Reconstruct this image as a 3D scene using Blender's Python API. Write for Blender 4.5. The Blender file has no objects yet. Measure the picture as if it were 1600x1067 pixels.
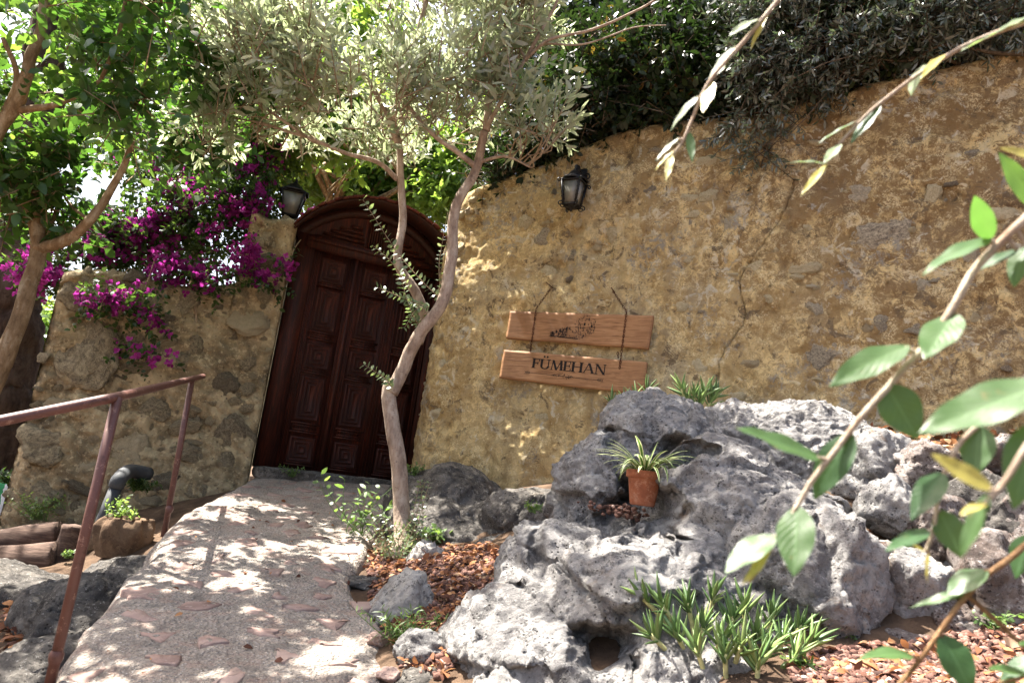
import bpy, math, random
import numpy as np
from mathutils import Vector, Matrix, Euler

scene = bpy.context.scene
col = scene.collection
rng = np.random.default_rng(7)
random.seed(7)

# ------------------------------------------------------------------ camera
EYE = 1.45
FPX = 1150.0
PITCH, ROLL = math.radians(11.3), math.radians(7.5)
cF = np.array([0, math.cos(PITCH), math.sin(PITCH)])
cU0 = np.array([0, -math.sin(PITCH), math.cos(PITCH)])
cR0 = np.array([1.0, 0, 0])
cR = math.cos(ROLL)*cR0 + math.sin(ROLL)*cU0
cU = -math.sin(ROLL)*cR0 + math.cos(ROLL)*cU0
cC = np.array([0, 0, EYE])
cam_data = bpy.data.cameras.new('camera')
cam = bpy.data.objects.new('camera', cam_data)
col.objects.link(cam)
scene.camera = cam
cam_data.sensor_width = 36.0
cam_data.lens = FPX/1600*36
cam_data.clip_start = 0.02
cam_data.clip_end = 3000
cam_data.dof.use_dof = True
cam_data.dof.focus_distance = 5.2
cam_data.dof.aperture_fstop = 6.5
cam.matrix_world = Matrix(((cR[0], cU[0], -cF[0], 0), (cR[1], cU[1], -cF[1], 0), (cR[2], cU[2], -cF[2], EYE), (0, 0, 0, 1)))

# ------------------------------------------------------------------ light
SUN_EL, SUN_AZ = math.radians(62), math.radians(27)        # azimuth: from -X turned towards +Y
to_sun = np.array([-math.cos(SUN_AZ)*math.cos(SUN_EL), math.sin(SUN_AZ)*math.cos(SUN_EL), math.sin(SUN_EL)])
world = bpy.data.worlds.new('World')
scene.world = world
world.use_nodes = True
wn = world.node_tree
sky = wn.nodes.new('ShaderNodeTexSky')
sky.sky_type = 'NISHITA'
sky.sun_disc = False
sky.sun_elevation = SUN_EL
sky.sun_rotation = math.atan2(to_sun[0], to_sun[1])
sky.dust_density = 6.0
sky.ozone_density = 0.3
bg = wn.nodes['Background']
bg.inputs['Strength'].default_value = 0.08
wn.links.new(sky.outputs[0], bg.inputs['Color'])
sd = bpy.data.lights.new('sun', 'SUN')
sd.energy = 5.0
sd.angle = math.radians(0.5)
sd.color = (1.0, 0.95, 0.87)
sun = bpy.data.objects.new('sun', sd)
col.objects.link(sun)
sun.rotation_euler = Vector(-to_sun).to_track_quat('-Z', 'Y').to_euler()
vs = scene.view_settings
vs.view_transform = 'Standard'
vs.look = 'None'
vs.gamma = 1
vs.exposure = 2.52
vs.use_curve_mapping = False
scene.cycles.max_bounces = 8
scene.cycles.diffuse_bounces = 4
scene.cycles.transparent_max_bounces = 8
scene.cycles.sample_clamp_indirect = 6

# ------------------------------------------------------------------ helpers: measuring
def ray(x, y):
    return cF + cR*(x-800)/FPX - cU*(y-533.5)/FPX

def P(x, y, d):
    v = ray(x, y)
    return cC + v/v[1]*d

def on_plane(x, y, p0, n):
    v = ray(x, y)
    return cC + v*(np.dot(p0-cC, n)/np.dot(v, n))

PA, PB = EYE-1.30, 0.178                                    # the ramp: z = PA + PB*y
def path_z(y):
    return PA + PB*np.minimum(y, 6.95)

def on_path(x, y, lift=0):
    v = ray(x, y)
    return cC + v*((PA+lift-EYE)/(v[2]-PB*v[1]))

# ------------------------------------------------------------------ helpers: noise
def _hash(ix, iy, iz, seed):
    h = (ix.astype(np.int64)*374761393 + iy.astype(np.int64)*668265263 + iz.astype(np.int64)*2147483647 + seed*974634777) & 0xFFFFFFFF
    h = ((h ^ (h >> 13))*1274126177) & 0xFFFFFFFF
    h = ((h ^ (h >> 16))*2246822519) & 0xFFFFFFFF
    return ((h ^ (h >> 15)) & 0xFFFFFF)/float(0xFFFFFF)

def vnoise(p, seed=0):
    i = np.floor(p).astype(np.int64)
    f = p - i
    f = f*f*f*(f*(f*6-15)+10)
    r = 0
    for dx in (0, 1):
        wx = f[:, 0] if dx else 1-f[:, 0]
        for dy in (0, 1):
            wy = f[:, 1] if dy else 1-f[:, 1]
            for dz in (0, 1):
                wz = f[:, 2] if dz else 1-f[:, 2]
                r = r + wx*wy*wz*_hash(i[:, 0]+dx, i[:, 1]+dy, i[:, 2]+dz, seed)
    return r*2-1

def fbm(p, octv=4, seed=0, gain=0.5):
    p = np.asarray(p, float)
    a, s, t = 1.0, 0, 0
    for o in range(octv):
        s = s + a*vnoise(p, seed+o*17)
        t += a
        p = p*2.03+3.1
        a *= gain
    return s/t

def ridged(p, octv=4, seed=0):
    p = np.asarray(p, float)
    a, s, t = 1.0, 0, 0
    for o in range(octv):
        s = s + a*(1-np.abs(vnoise(p, seed+o*17)))
        t += a
        p = p*2.1+1.7
        a *= 0.5
    return s/t

def worley(p, seed=0):
    i = np.floor(p).astype(np.int64)
    f = p-i
    best = np.full(len(p), 9.0)
    for dx in (-1, 0, 1):
        for dy in (-1, 0, 1):
            for dz in (-1, 0, 1):
                cx, cy, cz = i[:, 0]+dx, i[:, 1]+dy, i[:, 2]+dz
                ox = dx+_hash(cx, cy, cz, seed)-f[:, 0]
                oy = dy+_hash(cx, cy, cz, seed+1)-f[:, 1]
                oz = dz+_hash(cx, cy, cz, seed+2)-f[:, 2]
                best = np.minimum(best, ox*ox+oy*oy+oz*oz)
    return np.sqrt(best)

def facet(p, seed=0):
    """piecewise planar broken-rock relief: offset along a random plane in every cell"""
    i = np.floor(p).astype(np.int64)
    f = p-i
    best = np.full(len(p), 9.0)
    val = np.zeros(len(p))
    for dx in (-1, 0, 1):
        for dy in (-1, 0, 1):
            for dz in (-1, 0, 1):
                cx, cy, cz = i[:, 0]+dx, i[:, 1]+dy, i[:, 2]+dz
                ox = dx+_hash(cx, cy, cz, seed)-f[:, 0]
                oy = dy+_hash(cx, cy, cz, seed+1)-f[:, 1]
                oz = dz+_hash(cx, cy, cz, seed+2)-f[:, 2]
                d = ox*ox+oy*oy+oz*oz
                m = d < best
                best[m] = d[m]
                v = ox*(_hash(cx, cy, cz, seed+3)-.5)+oy*(_hash(cx, cy, cz, seed+4)-.5)+oz*(_hash(cx, cy, cz, seed+5)-.5)+(_hash(cx, cy, cz, seed+6)-.5)*.5
                val[m] = v[m]
    return val

def unit(v):
    v = np.asarray(v, float)
    return v/np.maximum(np.linalg.norm(v, axis=-1, keepdims=True), 1e-9)

def smooth(pts, n):
    """Catmull-Rom through the points, n samples"""
    p = np.asarray(pts, float)
    p = np.vstack([2*p[0]-p[1], p, 2*p[-1]-p[-2]])
    m = len(p)-3
    out = []
    for t in np.linspace(0, m-1e-6, n):
        k = int(t)
        u = t-k
        a, b, c, d = p[k], p[k+1], p[k+2], p[k+3]
        out.append(.5*(2*b+(c-a)*u+(2*a-5*b+4*c-d)*u*u+(3*b-a-3*c+d)*u**3))
    return np.array(out)

# ------------------------------------------------------------------ helpers: meshes
def tag(o, label=None, cat=None, group=None, kind=None):
    for k, v in (('label', label), ('category', cat), ('group', group), ('kind', kind)):
        if v:
            o[k] = v
    return o

def empty(name, label, cat, loc=(0, 0, 0), rz=0, group=None):
    o = bpy.data.objects.new(name, None)
    o.empty_display_size = .1
    col.objects.link(o)
    o.location = [float(v) for v in loc]
    o.rotation_euler = (0, 0, rz)
    return tag(o, label, cat, group)

def base_of(o):
    l = np.zeros(3)
    while o is not None:
        l = l+np.array(o.location)
        o = o.parent
    return l

def mesh_data(name, V, polys, mats=(), smooth_shade=False, rnd=None, uv=None, midx=None):
    """polys: list of integer arrays (K, n)"""
    me = bpy.data.meshes.new(name)
    V = np.ascontiguousarray(V, dtype=np.float32)
    polys = [np.asarray(q, dtype=np.int32) for q in polys if len(q)]
    loops = np.concatenate([q.ravel() for q in polys])
    counts = np.concatenate([np.full(len(q), q.shape[1], dtype=np.int32) for q in polys])
    starts = np.concatenate([[0], np.cumsum(counts)[:-1]]).astype(np.int32)
    me.vertices.add(len(V))
    me.vertices.foreach_set('co', V.ravel())
    me.loops.add(len(loops))
    me.loops.foreach_set('vertex_index', loops)
    me.polygons.add(len(counts))
    me.polygons.foreach_set('loop_start', starts)
    me.polygons.foreach_set('loop_total', counts)
    if smooth_shade:
        me.polygons.foreach_set('use_smooth', np.ones(len(counts), dtype=bool))
    if midx is not None:
        me.polygons.foreach_set('material_index', np.asarray(midx, dtype=np.int32))
    if uv is not None:
        l = me.uv_layers.new(name='UVMap')
        l.data.foreach_set('uv', np.asarray(uv, dtype=np.float32)[loops].ravel())
    if rnd is not None:
        a = me.attributes.new('rnd', 'FLOAT', 'POINT')
        a.data.foreach_set('value', np.asarray(rnd, dtype=np.float32))
    for m in mats:
        me.materials.append(m)
    me.update(calc_edges=True)
    me.validate()
    return me

def mk(name, V, polys, mat, parent=None, local=False, **kw):
    V = np.asarray(V, float)
    if parent is not None and not local:
        V = V-base_of(parent)
    me = mesh_data(name, V, polys, (mat,) if not isinstance(mat, (tuple, list)) else mat, **kw)
    o = bpy.data.objects.new(name, me)
    col.objects.link(o)
    if parent is not None:
        o.parent = parent
    return o

class MB:
    def __init__(s):
        s.V, s.F, s.n, s.r = [], {}, 0, []
    def add(s, V, polys, rnd=None):
        V = np.asarray(V, float)
        s.V.append(V)
        s.r.append(np.full(len(V), .5) if rnd is None else (np.full(len(V), float(rnd)) if np.isscalar(rnd) else rnd))
        for q in polys:
            q = np.asarray(q)
            if len(q):
                s.F.setdefault(q.shape[1], []).append(q+s.n)
        s.n += len(V)
    def box(s, lo, hi, rnd=None, f=None):
        x0, y0, z0 = lo
        x1, y1, z1 = hi
        V = np.array([(x0, y0, z0), (x1, y0, z0), (x1, y1, z0), (x0, y1, z0), (x0, y0, z1), (x1, y0, z1), (x1, y1, z1), (x0, y1, z1)], float)
        if f is not None:
            V = f(V)
        s.add(V, [np.array([(0, 3, 2, 1), (4, 5, 6, 7), (0, 1, 5, 4), (1, 2, 6, 5), (2, 3, 7, 6), (3, 0, 4, 7)])], rnd)
    def tube(s, pts, r, seg=8, rnd=None, cap=True):
        V, F = tube(pts, r, seg, cap)
        s.add(V, F, rnd)
    def lathe(s, prof, seg=24, origin=(0, 0, 0), rnd=None):
        prof = np.asarray(prof, float)
        a = np.arange(seg)/seg*2*math.pi
        V = np.stack([prof[:, None, 0]*np.cos(a), prof[:, None, 0]*np.sin(a), np.repeat(prof[:, 1:2], seg, 1)], -1).reshape(-1, 3)
        s.add(V+np.asarray(origin), [ring_quads(len(prof), seg)], rnd)
    def build(s, name, mat, parent=None, local=False, **kw):
        V = np.vstack(s.V)
        return mk(name, V, [np.vstack(q) for q in s.F.values()], mat, parent, local, rnd=np.concatenate(s.r), **kw)

def ring_quads(n, seg):
    i = np.arange(n-1)[:, None]*seg
    j = np.arange(seg)[None, :]
    k = (j+1) % seg
    return np.stack([i+j, i+k, i+seg+k, i+seg+j], -1).reshape(-1, 4)

def grid_quads(n, m):
    i = np.arange(n-1)[:, None]*m
    j = np.arange(m-1)[None, :]
    return np.stack([i+j, i+j+1, i+m+j+1, i+m+j], -1).reshape(-1, 4)

def tube(pts, r, seg=8, cap=True):
    p = np.asarray(pts, float)
    n = len(p)
    r = np.broadcast_to(np.asarray(r, float), (n,))
    t = unit(np.gradient(p, axis=0))
    ref = np.array([0, 0, 1.0]) if abs(t[0][2]) < .9 else np.array([1.0, 0, 0])
    a = unit(np.cross(t[0], ref))
    A = []
    for k in range(n):
        a = unit(a-t[k]*np.dot(a, t[k]))
        A.append(a)
    A = np.array(A)
    B = np.cross(t, A)
    ang = np.arange(seg)/seg*2*math.pi
    V = (p[:, None]+r[:, None, None]*(A[:, None]*np.cos(ang)[None, :, None]+B[:, None]*np.sin(ang)[None, :, None])).reshape(-1, 3)
    F = [ring_quads(n, seg)]
    if cap:
        V = np.vstack([V, p[:1], p[-1:]])
        j = np.arange(seg)
        k = (j+1) % seg
        F.append(np.stack([k, j, np.full(seg, n*seg)], -1))
        F.append(np.stack([(n-1)*seg+j, (n-1)*seg+k, np.full(seg, n*seg+1)], -1))
    return V, F

_ico = {}
def ico(sub):
    if sub not in _ico:
        import bmesh
        bm = bmesh.new()
        bmesh.ops.create_icosphere(bm, subdivisions=sub, radius=1)
        V = np.array([v.co[:] for v in bm.verts])
        F = np.array([[v.index for v in f.verts] for f in bm.faces])
        bm.free()
        _ico[sub] = (V, F)
    return _ico[sub]

def rock(seed, sub=4, cuts=14, rough=.12, pits=0.0, freq=2.2):
    """an angular, weathered stone of about unit radius"""
    V, F = ico(sub)
    r = np.random.default_rng(seed)
    nrm = unit(r.normal(size=(cuts, 3)))
    h = r.uniform(.62, 1.0, cuts)
    d = V@nrm.T
    rad = np.where(d > .05, h/np.maximum(d, .05), 9).min(1)
    rad = np.minimum(rad, 1.15)
    W = V*rad[:, None]
    o = r.uniform(0, 50, 3)
    disp = rough*fbm(W*freq+o, 5, seed)+rough*.9*facet(W*freq*.9+o, seed+3)+rough*.35*facet(W*freq*2.6+o, seed+8)
    if pits:
        disp = disp-pits*np.maximum(0, .45-worley(W*freq*1.6+o, seed))*2
    return W+V*disp[:, None], F

def instance(name, me, parent, loc, rot=(0, 0, 0), scale=(1, 1, 1)):
    o = bpy.data.objects.new(name, me)
    col.objects.link(o)
    o.parent = parent
    o.location = np.asarray(loc, float)-base_of(parent)
    o.rotation_euler = rot
    o.scale = scale
    return o

# ------------------------------------------------------------------ helpers: leaves
LEAF_T = np.array([0, .33, .33, .7, .7, 1.0])
LEAF_S = np.array([0, -1, 1, -.8, .8, 0])
LEAF_B = np.array([0, .02, .02, -.03, -.03, -.14])
def leaves(pos, d, n, L, W, rnd, bend=1.0):
    N = len(pos)
    d = unit(d)
    n = unit(n-d*(n*d).sum(-1, keepdims=True))
    s = np.cross(d, n)
    L = np.broadcast_to(L, (N,))[:, None]
    W = np.broadcast_to(W, (N,))[:, None]
    V = (pos[:, None]+d[:, None]*(LEAF_T*L)[..., None]+s[:, None]*(LEAF_S*W*.5)[..., None]+n[:, None]*(LEAF_B*L*bend)[..., None])
    i = np.arange(N)[:, None]*6
    tri = np.concatenate([i+np.array([0, 2, 1]), i+np.array([3, 4, 5])])
    quad = i+np.array([1, 2, 4, 3])
    return V.reshape(-1, 3), [tri, quad], np.repeat(rnd, 6)

def foliage(mb, blobs, nt, lpt, tlen, ll, lw, seed, up=.5, out=.6, shell=.5, accept=None, twig=None, clump=3.0, droop=0.0, spread=.85, gap=None, flat=1.0):
    r = np.random.default_rng(seed)
    B = np.array(blobs, float)
    w = (B[:, 3]*B[:, 4]*B[:, 5])**.8
    k = r.choice(len(B), nt, p=w/w.sum())
    u = unit(r.normal(size=(nt, 3)))
    rad = r.random(nt)**shell
    p = B[k, :3]+u*rad[:, None]*B[k, 3:]
    if gap is not None:
        keep = fbm(p*gap[0], 2, seed+5) > gap[1]
        p, u, k = p[keep], u[keep], k[keep]
    if accept is not None:
        keep = accept(p)
        p, u, k = p[keep], u[keep], k[keep]
    n = len(p)
    td = unit(u*out+np.array([0, 0, up-droop])+r.normal(size=(n, 3))*.45)
    tl = tlen*r.uniform(.6, 1.3, n)
    if twig is not None:
        for a in range(0, n, 2):
            q = np.array([p[a]-td[a]*tl[a]*.5, p[a]+td[a]*tl[a]*.3, p[a]+td[a]*tl[a]])
            twig.tube(q, [.006, .004, .002], 3, cap=False)
    t = np.tile(np.linspace(.1, 1, lpt), n)
    pos = np.repeat(p, lpt, 0)+np.repeat(td*tl[:, None], lpt, 0)*t[:, None]
    tdr = np.repeat(td, lpt, 0)
    a = r.normal(size=pos.shape)
    perp = unit(a-tdr*(a*tdr).sum(-1, keepdims=True))
    d = unit(tdr*(1-spread*.6)+perp*spread+np.array([0, 0, -droop*.5]))
    nn = np.array([0, 0, flat])+r.normal(size=pos.shape)*(.55 if flat > .5 else 1.0)
    c = fbm(pos*clump, 2, seed+9)
    rnd = np.clip(.5+.45*c+r.normal(size=len(pos))*.16, 0, 1)
    L = ll*r.uniform(.65, 1.25, len(pos))
    if accept is not None:
        keep = accept(pos)
        pos, d, nn, rnd, L = pos[keep], d[keep], nn[keep], rnd[keep], L[keep]
    V, F, rr = leaves(pos, d, nn, L, L*lw*r.uniform(.8, 1.2, len(L)), rnd)
    mb.add(V, F, rr)
    return p

def limb(mb, pts, r0, r1, seg=10, n=24, wob=.1, seed=0, bark=.08, taper=1.0):
    q = smooth(pts, n)
    q = q+np.stack([fbm(q*4+k*7.3, 2, seed+k) for k in range(3)], -1)*wob*r0
    rr = r1+(r0-r1)*(1-np.linspace(0, 1, n))**taper
    V, F = tube(q, rr, seg)
    c = np.repeat(q, seg, 0)
    body = V[:n*seg]
    nn = unit(body-c)
    body = body+nn*(fbm(body*np.array([38, 38, 9]), 3, seed+3)*bark*np.repeat(rr, seg))[:, None]
    V[:n*seg] = body
    mb.add(V, F)
    return q

def connect(mb, a, b, r0, r1, r, seg=5, n=8):
    a, b = np.asarray(a), np.asarray(b)
    L = np.linalg.norm(b-a)
    m1 = a+(b-a)*.35+r.normal(size=3)*L*.1+np.array([0, 0, L*.06])
    m2 = a+(b-a)*.7+r.normal(size=3)*L*.08
    q = smooth([a, m1, m2, b], n)
    mb.tube(q, np.linspace(r0, r1, n), seg, cap=False)

# ------------------------------------------------------------------ helpers: materials
class Mat:
    def __init__(s, name):
        s.m = bpy.data.materials.new(name)
        s.m.use_nodes = True
        s.nt = s.m.node_tree
        s.nt.nodes.clear()
        s.o = s.nt.nodes.new('ShaderNodeOutputMaterial')
        s._c = None
    def n(s, t, **k):
        x = s.nt.nodes.new(t)
        for a, v in k.items():
            setattr(x, a, v)
        return x
    def l(s, a, b):
        s.nt.links.new(a, b)
    def put(s, v, sock):
        if isinstance(v, bpy.types.NodeSocket):
            s.l(v, sock)
        elif isinstance(v, (tuple, list)) and len(v) == 3 and sock.type == 'RGBA':
            sock.default_value = (*v, 1)
        else:
            sock.default_value = v
    def obj(s, vary=0):
        if s._c is None:
            c = s.n('ShaderNodeTexCoord').outputs['Object']
            if vary:
                i = s.n('ShaderNodeObjectInfo').outputs['Random']
                m = s.n('ShaderNodeMath', operation='MULTIPLY')
                s.l(i, m.inputs[0])
                m.inputs[1].default_value = vary
                v = s.n('ShaderNodeVectorMath', operation='ADD')
                s.l(c, v.inputs[0])
                s.l(m.outputs[0], v.inputs[1])
                c = v.outputs[0]
            s._c = c
        return s._c
    def scl(s, vec, k):
        v = s.n('ShaderNodeVectorMath', operation='MULTIPLY')
        s.l(vec, v.inputs[0])
        v.inputs[1].default_value = k
        return v.outputs[0]
    def noise(s, scale, detail=5, rough=.6, vec=None, dist=0):
        x = s.n('ShaderNodeTexNoise')
        s.l(vec or s.obj(), x.inputs['Vector'])
        x.inputs['Scale'].default_value = scale
        x.inputs['Detail'].default_value = detail
        x.inputs['Roughness'].default_value = rough
        x.inputs['Distortion'].default_value = dist
        return x.outputs['Fac']
    def vor(s, scale, feature='F1', out='Distance', vec=None):
        x = s.n('ShaderNodeTexVoronoi', feature=feature)
        s.l(vec or s.obj(), x.inputs['Vector'])
        x.inputs['Scale'].default_value = scale
        return x.outputs[out]
    def ramp(s, fac, stops, interp='LINEAR'):
        x = s.n('ShaderNodeValToRGB')
        x.color_ramp.interpolation = interp
        e = x.color_ramp.elements
        while len(e) < len(stops):
            e.new(.5)
        for a, (p, c) in zip(e, stops):
            a.position = p
            a.color = (*c, 1) if isinstance(c, (tuple, list)) else (c, c, c, 1)
        s.l(fac, x.inputs[0])
        return x.outputs['Color']
    def mix(s, fac, a, b, mode='MIX'):
        x = s.n('ShaderNodeMix', data_type='RGBA', blend_type=mode)
        s.put(fac, x.inputs[0])
        s.put(a, x.inputs[6])
        s.put(b, x.inputs[7])
        return x.outputs[2]
    def math(s, op, a, b=0.0):
        x = s.n('ShaderNodeMath', operation=op)
        s.put(a, x.inputs[0])
        s.put(b, x.inputs[1])
        return x.outputs[0]
    def bump(s, h, strength=.5, dist=.01, normal=None):
        x = s.n('ShaderNodeBump')
        x.inputs['Strength'].default_value = strength
        x.inputs['Distance'].default_value = dist
        s.l(h, x.inputs['Height'])
        if normal:
            s.l(normal, x.inputs['Normal'])
        return x.outputs[0]
    def attr(s, name='rnd'):
        return s.n('ShaderNodeAttribute', attribute_name=name).outputs['Fac']
    def rand(s):
        return s.n('ShaderNodeObjectInfo').outputs['Random']
    def done(s, color, rough=.85, normal=None, spec=.3, metal=0.0, trans=None, transfac=.4):
        b = s.n('ShaderNodeBsdfPrincipled')
        s.put(color, b.inputs['Base Color'])
        s.put(rough, b.inputs['Roughness'])
        b.inputs['Specular IOR Level'].default_value = spec
        b.inputs['Metallic'].default_value = metal
        if normal:
            s.l(normal, b.inputs['Normal'])
        sh = b.outputs[0]
        if trans is not None:
            t = s.n('ShaderNodeBsdfTranslucent')
            s.put(trans, t.inputs['Color'])
            x = s.n('ShaderNodeMixShader')
            x.inputs[0].default_value = transfac
            s.l(sh, x.inputs[1])
            s.l(t.outputs[0], x.inputs[2])
            sh = x.outputs[0]
        s.l(sh, s.o.inputs['Surface'])
        return s.m

def leaf_mat(name, stops, tstops, tf=.4, rough=.45, spec=.4, under=None):
    m = Mat(name)
    a = m.attr()
    c = m.ramp(a, stops)
    if under:
        g = m.n('ShaderNodeNewGeometry').outputs['Backfacing']
        c = m.mix(g, c, under)
    return m.done(c, rough, spec=spec, trans=m.ramp(a, tstops), transfac=tf)

# ================================================================== materials
def m_plaster():
    m = Mat('ochre_plaster')
    big = m.noise(.8, 5, .6, dist=.5)
    c = m.ramp(big, [(.3, (.45, .31, .14)), (.5, (.60, .45, .225)), (.68, (.69, .555, .31))])
    c = m.mix(m.ramp(m.noise(4, 8, .7, dist=.8), [(.42, 0), (.66, .75)]), c, (.33, .20, .070))
    c = m.mix(m.ramp(m.noise(1.4, 6, .7), [(.50, 0), (.62, .75)]), c, (.43, .365, .25))
    # browned plaster plus painted-in shrub shade, towards the far right and under the top
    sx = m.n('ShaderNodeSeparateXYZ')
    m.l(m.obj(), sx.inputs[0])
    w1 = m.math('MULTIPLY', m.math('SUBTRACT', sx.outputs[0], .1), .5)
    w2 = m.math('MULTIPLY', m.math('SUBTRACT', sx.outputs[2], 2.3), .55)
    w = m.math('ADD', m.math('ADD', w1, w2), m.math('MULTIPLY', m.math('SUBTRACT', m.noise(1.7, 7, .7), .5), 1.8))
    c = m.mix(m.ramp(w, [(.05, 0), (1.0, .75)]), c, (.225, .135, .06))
    clus = m.ramp(m.noise(3.1, 7, .75, dist=.5), [(.46, 0), (.56, 1)])
    pat = m.ramp(m.noise(15, 10, .80, dist=.6), [(.48, 0), (.53, .95)])
    c = m.mix(m.math('MULTIPLY', clus, pat), c, (.80, .61, .30))
    clus2 = m.ramp(m.noise(6.5, 6, .75), [(.50, 0), (.58, 1)])
    gr = m.ramp(m.noise(80, 6, .85), [(.49, 0), (.54, .95)])
    c = m.mix(m.math('MULTIPLY', clus2, gr), c, (.82, .68, .40))
    c = m.mix(m.ramp(m.noise(60, 7, .85), [(.36, .9), (.43, 0)]), c, (.15, .095, .045))
    blot = m.math('MULTIPLY', m.ramp(m.noise(8.5, 9, .68, dist=.9), [(.555, 0), (.585, 1)]), m.ramp(m.noise(40, 7, .8), [(.40, .25), (.5, 1)]))
    c = m.mix(blot, c, m.ramp(m.noise(3.7, 3, .6), [(.42, (.72, .56, .29)), (.55, (.70, .62, .45)), (.66, (.42, .38, .31))]))
    c = m.mix(m.math('MULTIPLY', m.ramp(m.noise(7.1, 9, .7, dist=.7), [(.585, 0), (.61, 1)]), m.ramp(m.noise(30, 7, .8), [(.42, .2), (.52, .9)])), c, (.17, .125, .08))
    grey = m.math('MULTIPLY', m.ramp(m.noise(2.2, 5, .7), [(.53, 0), (.62, 1)]), m.ramp(m.noise(22, 9, .8), [(.50, 0), (.55, .9)]))
    c = m.mix(grey, c, (.33, .31, .27))
    pit = m.math('MULTIPLY', m.ramp(m.noise(5, 6, .7), [(.54, 0), (.62, 1)]), m.ramp(m.noise(24, 9, .8), [(.51, 0), (.56, .9)]))
    c = m.mix(pit, c, (.13, .095, .06))
    st = m.noise(1, 6, .65, vec=m.scl(m.obj(), (7, 7, .5)))
    c = m.mix(m.ramp(st, [(.52, 0), (.72, .5)]), c, (.20, .13, .065))
    h = m.math('ADD', m.noise(14, 12, .82), m.math('MULTIPLY', m.noise(55, 9, .8), .7))
    return m.done(c, .95, m.bump(h, 1.0, .03), spec=.08)

def m_rubble(name, base, pale, dark, vary=11.0, scale=1.0, bump=.012):
    """weathered stone, shifted from stone to stone"""
    m = Mat(name)
    v = m.obj(vary)
    c = m.ramp(m.noise(5*scale, 6, .65, dist=.5), [(.3, dark), (.48, base), (.68, pale)])
    r = m.rand()
    c = m.mix(m.ramp(r, [(0, 0), (.6, .15), (1, .75)]), c, m.mix(m.ramp(m.math('FRACT', m.math('MULTIPLY', r, 7.3)), [(.4, 0), (.6, 1)]), pale, dark))
    c = m.mix(m.ramp(m.noise(28*scale, 7, .75), [(.53, 0), (.62, .75)]), c, pale)
    c = m.mix(m.ramp(m.noise(40*scale, 5, .7), [(.32, .85), (.42, 0)]), c, dark)
    h = m.math('ADD', m.noise(22*scale, 10, .75), m.math('MULTIPLY', m.vor(34*scale), .4))
    return m.done(c, .93, m.bump(h, .9, bump), spec=.12)

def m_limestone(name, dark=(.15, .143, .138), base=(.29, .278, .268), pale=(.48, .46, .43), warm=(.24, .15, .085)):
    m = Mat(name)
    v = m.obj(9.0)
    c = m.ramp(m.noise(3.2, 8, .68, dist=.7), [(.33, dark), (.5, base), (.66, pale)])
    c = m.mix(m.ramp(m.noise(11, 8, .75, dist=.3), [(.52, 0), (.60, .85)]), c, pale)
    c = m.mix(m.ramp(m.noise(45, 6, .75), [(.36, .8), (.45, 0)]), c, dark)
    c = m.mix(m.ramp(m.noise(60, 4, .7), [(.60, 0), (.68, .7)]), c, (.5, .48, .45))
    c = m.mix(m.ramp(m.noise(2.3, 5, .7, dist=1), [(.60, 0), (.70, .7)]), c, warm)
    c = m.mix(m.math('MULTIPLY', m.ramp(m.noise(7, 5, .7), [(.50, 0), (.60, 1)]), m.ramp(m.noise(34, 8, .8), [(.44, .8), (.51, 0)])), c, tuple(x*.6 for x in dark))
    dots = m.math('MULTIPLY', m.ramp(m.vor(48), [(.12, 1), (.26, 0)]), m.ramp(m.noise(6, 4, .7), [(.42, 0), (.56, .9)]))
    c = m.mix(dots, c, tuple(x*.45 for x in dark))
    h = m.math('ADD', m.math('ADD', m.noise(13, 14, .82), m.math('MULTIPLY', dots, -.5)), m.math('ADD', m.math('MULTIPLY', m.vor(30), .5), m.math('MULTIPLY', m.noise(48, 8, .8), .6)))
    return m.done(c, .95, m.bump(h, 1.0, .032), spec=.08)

def m_bark(name, a, b, c2, scale=1.0):
    m = Mat(name)
    v = m.scl(m.obj(), (1, 1, .35))
    c = m.ramp(m.noise(18*scale, 6, .65, vec=v), [(.3, b), (.5, a), (.68, c2)])
    c = m.mix(m.ramp(m.noise(7*scale, 5, .7), [(.54, 0), (.64, .7)]), c, c2)
    c = m.mix(m.ramp(m.noise(50*scale, 4, .7), [(.33, .7), (.42, 0)]), c, b)
    return m.done(c, .9, m.bump(m.math('ADD', m.noise(40*scale, 8, .7, vec=v), m.noise(9*scale, 5, .7)), .9, .012), spec=.12)

def m_wood(name, a, b, c2, ax=(1.2, 14, 14), bumpd=.002, rough=.7, vary=0):
    m = Mat(name)
    m.obj(vary)
    v = m.scl(m.obj(), ax)
    g = m.noise(3, 8, .65, vec=v, dist=1.2)
    c = m.ramp(g, [(.3, b), (.5, a), (.7, c2)])
    c = m.mix(m.ramp(m.noise(3, 5, .6), [(.45, 0), (.7, .5)]), c, b)
    c = m.mix(m.ramp(m.noise(7, 8, .7, vec=v), [(.30, .7), (.37, 0)]), c, tuple(x*.3 for x in b))
    return m.done(c, rough, m.bump(m.noise(6, 8, .7, vec=v), .7, bumpd), spec=.25)

def m_plain(name, c, rough=.6, spec=.3, metal=0.0, grain=.25, scale=40, bumpd=.001):
    m = Mat(name)
    k = m.noise(scale, 6, .65)
    cc = m.mix(m.ramp(k, [(.35, 0), (.65, 1)]), tuple(x*(1-grain) for x in c), tuple(min(1, x*(1+grain)) for x in c))
    return m.done(cc, rough, m.bump(k, .4, bumpd), spec=spec, metal=metal)

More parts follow.
